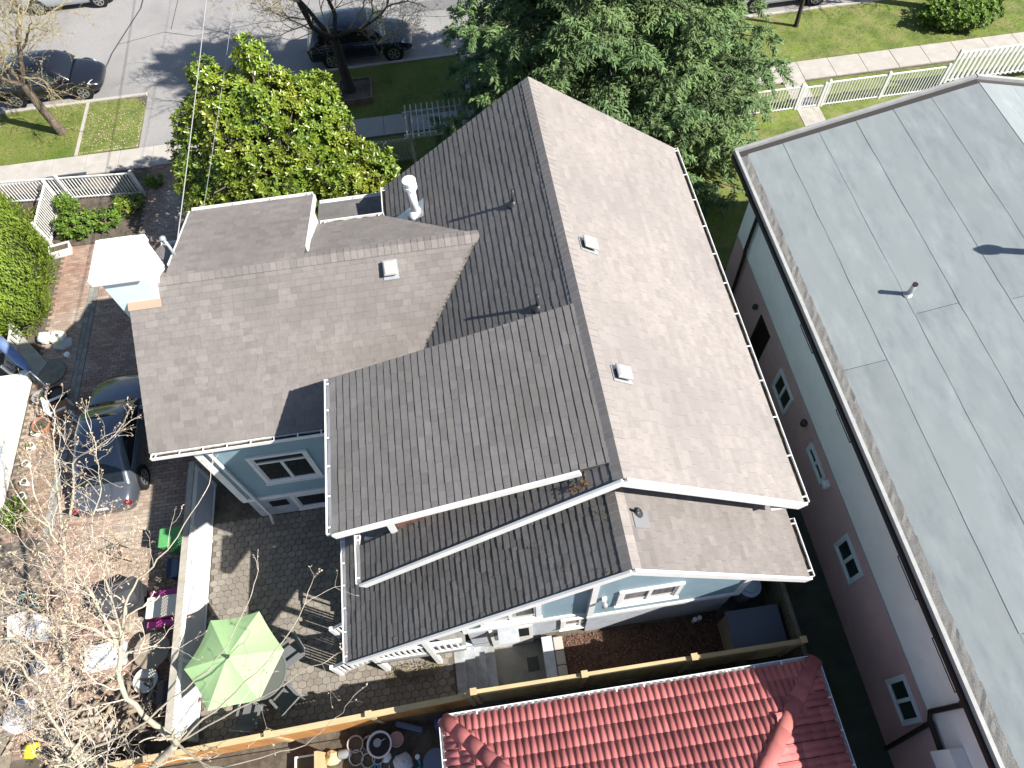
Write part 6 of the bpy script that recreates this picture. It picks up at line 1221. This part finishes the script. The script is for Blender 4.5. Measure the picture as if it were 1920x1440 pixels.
pot('wide white basin below the round wooden table', (-9.75, 3.98, 0.03), 0.3, 0.22, mat('ivory_plastic', (0.55, 0.56, 0.50), rough=0.5), name='basin', cat='basin', fill=mat('ivory_plastic', (0, 0, 0)))
cr_ = thing('white_crates', 'white and grey plastic drawer unit under the branches', 'drawer unit', (-10.85, 4.75, 0.03), 0.1)
MB().box((-.45, -.28, 0), (.45, .28, .42)).build('carcass', mat('pale_grey_plastic', (0.42, 0.46, 0.48), rough=0.5), cr_, bevel=0.02)
for k in range(2): MB().box((-.43 + .44 * k, -.31, .05), (-.01 + .44 * k, -.281, .38)).build('drawer_front', whp, cr_)
for k in range(5): MB().box((.12 + .065 * k, -.2, .421), (.15 + .065 * k, .25, .435)).build('rib', whp, cr_)
for i, (lb, x, y, rz) in enumerate((('rusty black wire chair frame under the branches left of the drawer unit', -11.6, 5.2, 0.4), ('black metal chair lying beside the barbecue on the bricks', -10.9, 7.4, 1.9))):
    t = thing('wire_chair', lb, 'chair', (x, y, 0.04), rz); 
    for sx in (-.22, .22): MB().tube([(sx, .22, 0), (sx, .2, .44), (sx, -.2, .44), (sx, -.3, .88)], .012, 5).build('side_frame', darkmetal, t); MB().tube([(sx, -.2, .44), (sx, -.25, 0)], .012, 5).build('leg', darkmetal, t)
    for k in range(6): MB().tube([(-.22, -.2 + .08 * k, .44), (.22, -.2 + .08 * k, .44)], .007, 4).build('seat_wire', darkmetal, t)
    for k in range(4): MB().tube([(-.22, -.22 - .022 * k, .52 + .11 * k), (.22, -.22 - .022 * k, .52 + .11 * k)], .007, 4).build('back_wire', darkmetal, t)
teal = mat('teal_plastic', (0.02, 0.22, 0.22), rough=0.5)
pot('teal tub at the left edge beside the clear storage totes', (-13.15, 6.5, 0.04), 0.22, 0.4, teal, name='tub', cat='tub', fill=blp)
for i, (x, y, rz, lb) in enumerate(((-13.3, 5.85, .2, 'translucent storage tote below the teal tub'), (-12.75, 5.75, -.1, 'translucent storage tote right of the other tote near the left edge'))):
    t = thing('storage_tote', lb, 'tote', (x, y, 0.04), rz); MB().box((-.2, -.3, 0), (.2, .3, .34)).build('body', mat('frosted_plastic', (0.45, 0.53, 0.54), (0.36, 0.44, 0.45), scale=6, rough=0.4), t, bevel=0.02); MB().box((-.22, -.32, .34), (.22, .32, .38)).build('lid', whp, t, bevel=0.01)
pot('white bucket on its side of the yard under the big limb', (-12.5, 4.72, 0.04), 0.2, 0.36, whp, name='bucket', cat='bucket', fill=grp); pot('grey bucket beside the white bucket at the left edge', (-13.1, 4.4, 0.04), 0.18, 0.34, grp, name='bucket', cat='bucket', fill=blp)
bag('bright yellow bag at the bottom left corner', (-12.45, 2.75, 0.05), 0.2, 0.28, mat('yellow_plastic', (0.72, 0.58, 0.02), rough=0.5), 4); bag('crumpled white sheet heap at the bottom left edge', (-12.9, 3.6, 0.05), 0.42, 0.3, mat('white_tarp', (0.62, 0.62, 0.62), rough=0.7), 6, 'tarp_heap', 'tarp')
# firewood heap and roof offcuts under the tree
rnd = random.Random(4); wdm = [mat('firewood_a', (0.30, 0.245, 0.18), (0.22, 0.175, 0.125), scale=6, rough=0.95), mat('firewood_b', (0.20, 0.155, 0.12), (0.13, 0.10, 0.075), scale=6, rough=0.95), mat('firewood_c', (0.36, 0.31, 0.25), (0.27, 0.23, 0.18), scale=6, rough=0.95)]
fh = thing('firewood_heap', 'heap of old firewood and brush under the bare tree', 'firewood', (-10.6, 3.1, 0.05))
for k in range(90):
    x, y = rnd.gauss(0, .85), rnd.gauss(0, .45); a = rnd.uniform(0, 3.14); l = rnd.uniform(.3, .9); zc = .08 + .38 * math.exp(-(x * x / 1.2 + y * y / .4)) * rnd.uniform(.5, 1.1); d_ = Vector((math.cos(a), math.sin(a), rnd.uniform(-.25, .25))) * l / 2; c_ = Vector((x, y, zc)); rr = rnd.uniform(.025, .075)
    MB().tube([c_ - d_, c_ + d_], [rr, rr * rnd.uniform(.7, 1)], 7).build('log', rnd.choice(wdm), fh)
# ---------------------------------------------------------------- neighbour's yard below the cedar fence
pot('wide black tub with white rim below the cedar fence, holding a metal ladle', (-3.82, 1.62, 0.06), 0.29, 0.3, mat('white_enamel', (0.66, 0.66, 0.68), rough=0.3), name='tub', cat='tub', fill=blp)
sc_ = thing('metal_scoop', 'shiny metal scoop lying in the white rimmed black tub', 'scoop', (-3.86, 1.66, 0.31)); MB().lathe((0, 0, 0), [(.02, 0), (.09, .04), (.1, .07)], 12).build('bowl', steel, sc_); MB().tube([(.08, .02, .06), (.2, .06, .12)], .012, 6).build('handle', steel, sc_)
pot('pinkish clay pot right of the white rimmed tub', (-3.42, 1.68, 0.06), 0.17, 0.2, mat('pink_clay', (0.42, 0.26, 0.22), rough=0.85), fill=mat('pink_clay', (0, 0, 0)))
for lb, x, y, r_ in (('grey stone pot beside the coiled wire rings', -4.42, 1.72, .19), ('ringed pot with dry stalks below the white rimmed tub', -4.12, 1.32, .16), ('black pot touching the ringed pot', -4.4, 1.42, .17), ('empty dark ringed pot left of the plastic bags', -3.88, 1.34, .14)): pot(lb, (x, y, 0.06), r_, .22, galv if 'ringed' in lb else (blp if 'black' in lb else concrete), 5 if 'stalks' in lb else None)
tr2 = thing('planter_trough', 'white rectangular trough holding brown water below the cedar fence', 'trough', (-5.55, 1.42, 0.06)); trough(tr2, .62, .45, .3, whp, .04, mat('brown_water', (0.12, 0.085, 0.02), rough=0.1, spec=0.6))
bag('tan cloth bundle beside the grey cylinder below the cedar fence', (-5.0, 1.5, 0.06), 0.18, 0.25, mat('tan_cloth', (0.52, 0.41, 0.24), (0.42, 0.32, 0.18), scale=6, rough=0.95), 9, 'cloth_bundle', 'cloth'); cyl = tag(MB().lathe((0, 0, 0), [(.1, -.17), (.11, -.15), (.11, .15), (.1, .17)], 14, Matrix.Rotation(math.pi / 2, 4, 'Y')).build('grey_canister', mat('canister_grey', (0.20, 0.21, 0.22), rough=0.5), None, smooth=True), 'grey cylinder lying right of the tan cloth bundle', 'canister'); cyl.location = (-4.68, 1.55, .17)
bag('crumpled clear plastic bag in the shade below the fence', (-3.3, 1.15, 0.06), 0.24, 0.2, mat('plastic_film', (0.50, 0.52, 0.56), rough=0.3), 12); bag('small white plastic bag above the crumpled clear bag', (-3.72, 1.36, 0.06), 0.14, 0.16, whp, 14)
tq = mat('turquoise_plastic', (0.04, 0.30, 0.38), rough=0.5); so_ = thing('folding_stool', 'turquoise folding stool frame lying on the soil', 'stool', (-4.05, 1.0, 0.08), .5)
for a_, b_ in (((-.18, -.18, .02), (.18, .18, .04)), ((-.18, .18, .04), (.18, -.18, .06)), ((-.2, -.2, .02), (-.2, .2, .03)), ((.2, -.2, .02), (.2, .2, .03))): MB().bar(a_, b_, .04, .03).build('bar', tq, so_)
fr_ = thing('picture_frame', 'narrow grey wooden frame lying beside the turquoise stool', 'frame', (-3.75, .98, 0.08), .05)
for a_, b_ in (((-.1, -.28, 0), (-.1, .28, 0)), ((.1, -.28, 0), (.1, .28, 0)), ((-.1, -.28, .002), (.1, -.28, .002)), ((-.1, .28, .002), (.1, .28, .002))): MB().bar(a_, b_, .03, .03).build('frame_bar', galv, fr_)
wt = thing('watering_can', 'teal watering can beside the blue round table', 'watering can', (-2.88, .9, 0.06)); MB().lathe((0, 0, 0), [(.12, 0), (.13, .22), (.08, .28), (.06, .3)], 14).build('body', tq, wt, smooth=True); MB().tube([(0, .1, .1), (-.03, .3, .3)], [.03, .02], 8).build('spout', tq, wt); MB().lathe((-.035, .32, .31), [(.05, 0), (.06, .03)], 10).build('rose', whp, wt); MB().tube([(0, -.1, .24), (0, -.2, .2), (0, -.14, .05)], .012, 6).build('handle', tq, wt)
bt = thing('round_table', 'round slate blue table in the shade of the red tile roof', 'table', (-2.45, 1.02, 0.06)); sb = mat('slate_blue_paint', (0.115, 0.14, 0.20), rough=0.6); MB().lathe((0, 0, .55), [(.30, 0), (.31, .02), (.31, .04)], 24).build('top', sb, bt); MB().tube([(0, 0, 0), (0, 0, .55)], .03, 8).build('stem', sb, bt); MB().lathe((0, 0, 0), [(.2, 0), (.05, .06)], 14).build('foot', sb, bt)
cu = thing('blue_tarp_roll', 'rolled blue tarp standing in the corner of the tile roof', 'tarp', (-2.3, 1.85, 0.06)); MB().tube([(0, 0, 0), (.05, -.02, .6), (.12, -.05, 1.2)], [.16, .18, .14], 10).build('roll', mat('navy_tarp', (0.03, 0.05, 0.14), rough=0.7), cu, smooth=True); MB().lathe((.12, -.05, 1.2), [(.1, 0), (.02, .03)], 10).build('end_cap', whp, cu)
bo = tag(MB().obox((0, 0, 0), (.7, .14, .12), rz=-.35).build('blue_cushion', sb, None, bevel=0.03), 'long blue grey cushion lying in the shade below the fence', 'cushion'); bo.location = (-3.1, 1.92, .15)
rg = thing('wire_ring', 'pale coiled wire rings between the stone pot and the tub', 'wire', (-4.15, 1.66, 0.08))
for k in range(3):
    pts = [(.17 * math.cos(6.283 * i / 18) + .03 * k, .17 * math.sin(6.283 * i / 18) + .02 * k, .04 + .03 * k) for i in range(19)]; MB().tube(pts, .008, 5).build('ring', whp, rg)
pst = tag(MB().box((-.04, -1.4, 0), (.04, .45, .9)).build('divider_board', lumber, None), 'upright board dividing the soil beds below the cedar fence', 'board'); pst.location = (-5.2, 1.2, 0.0)
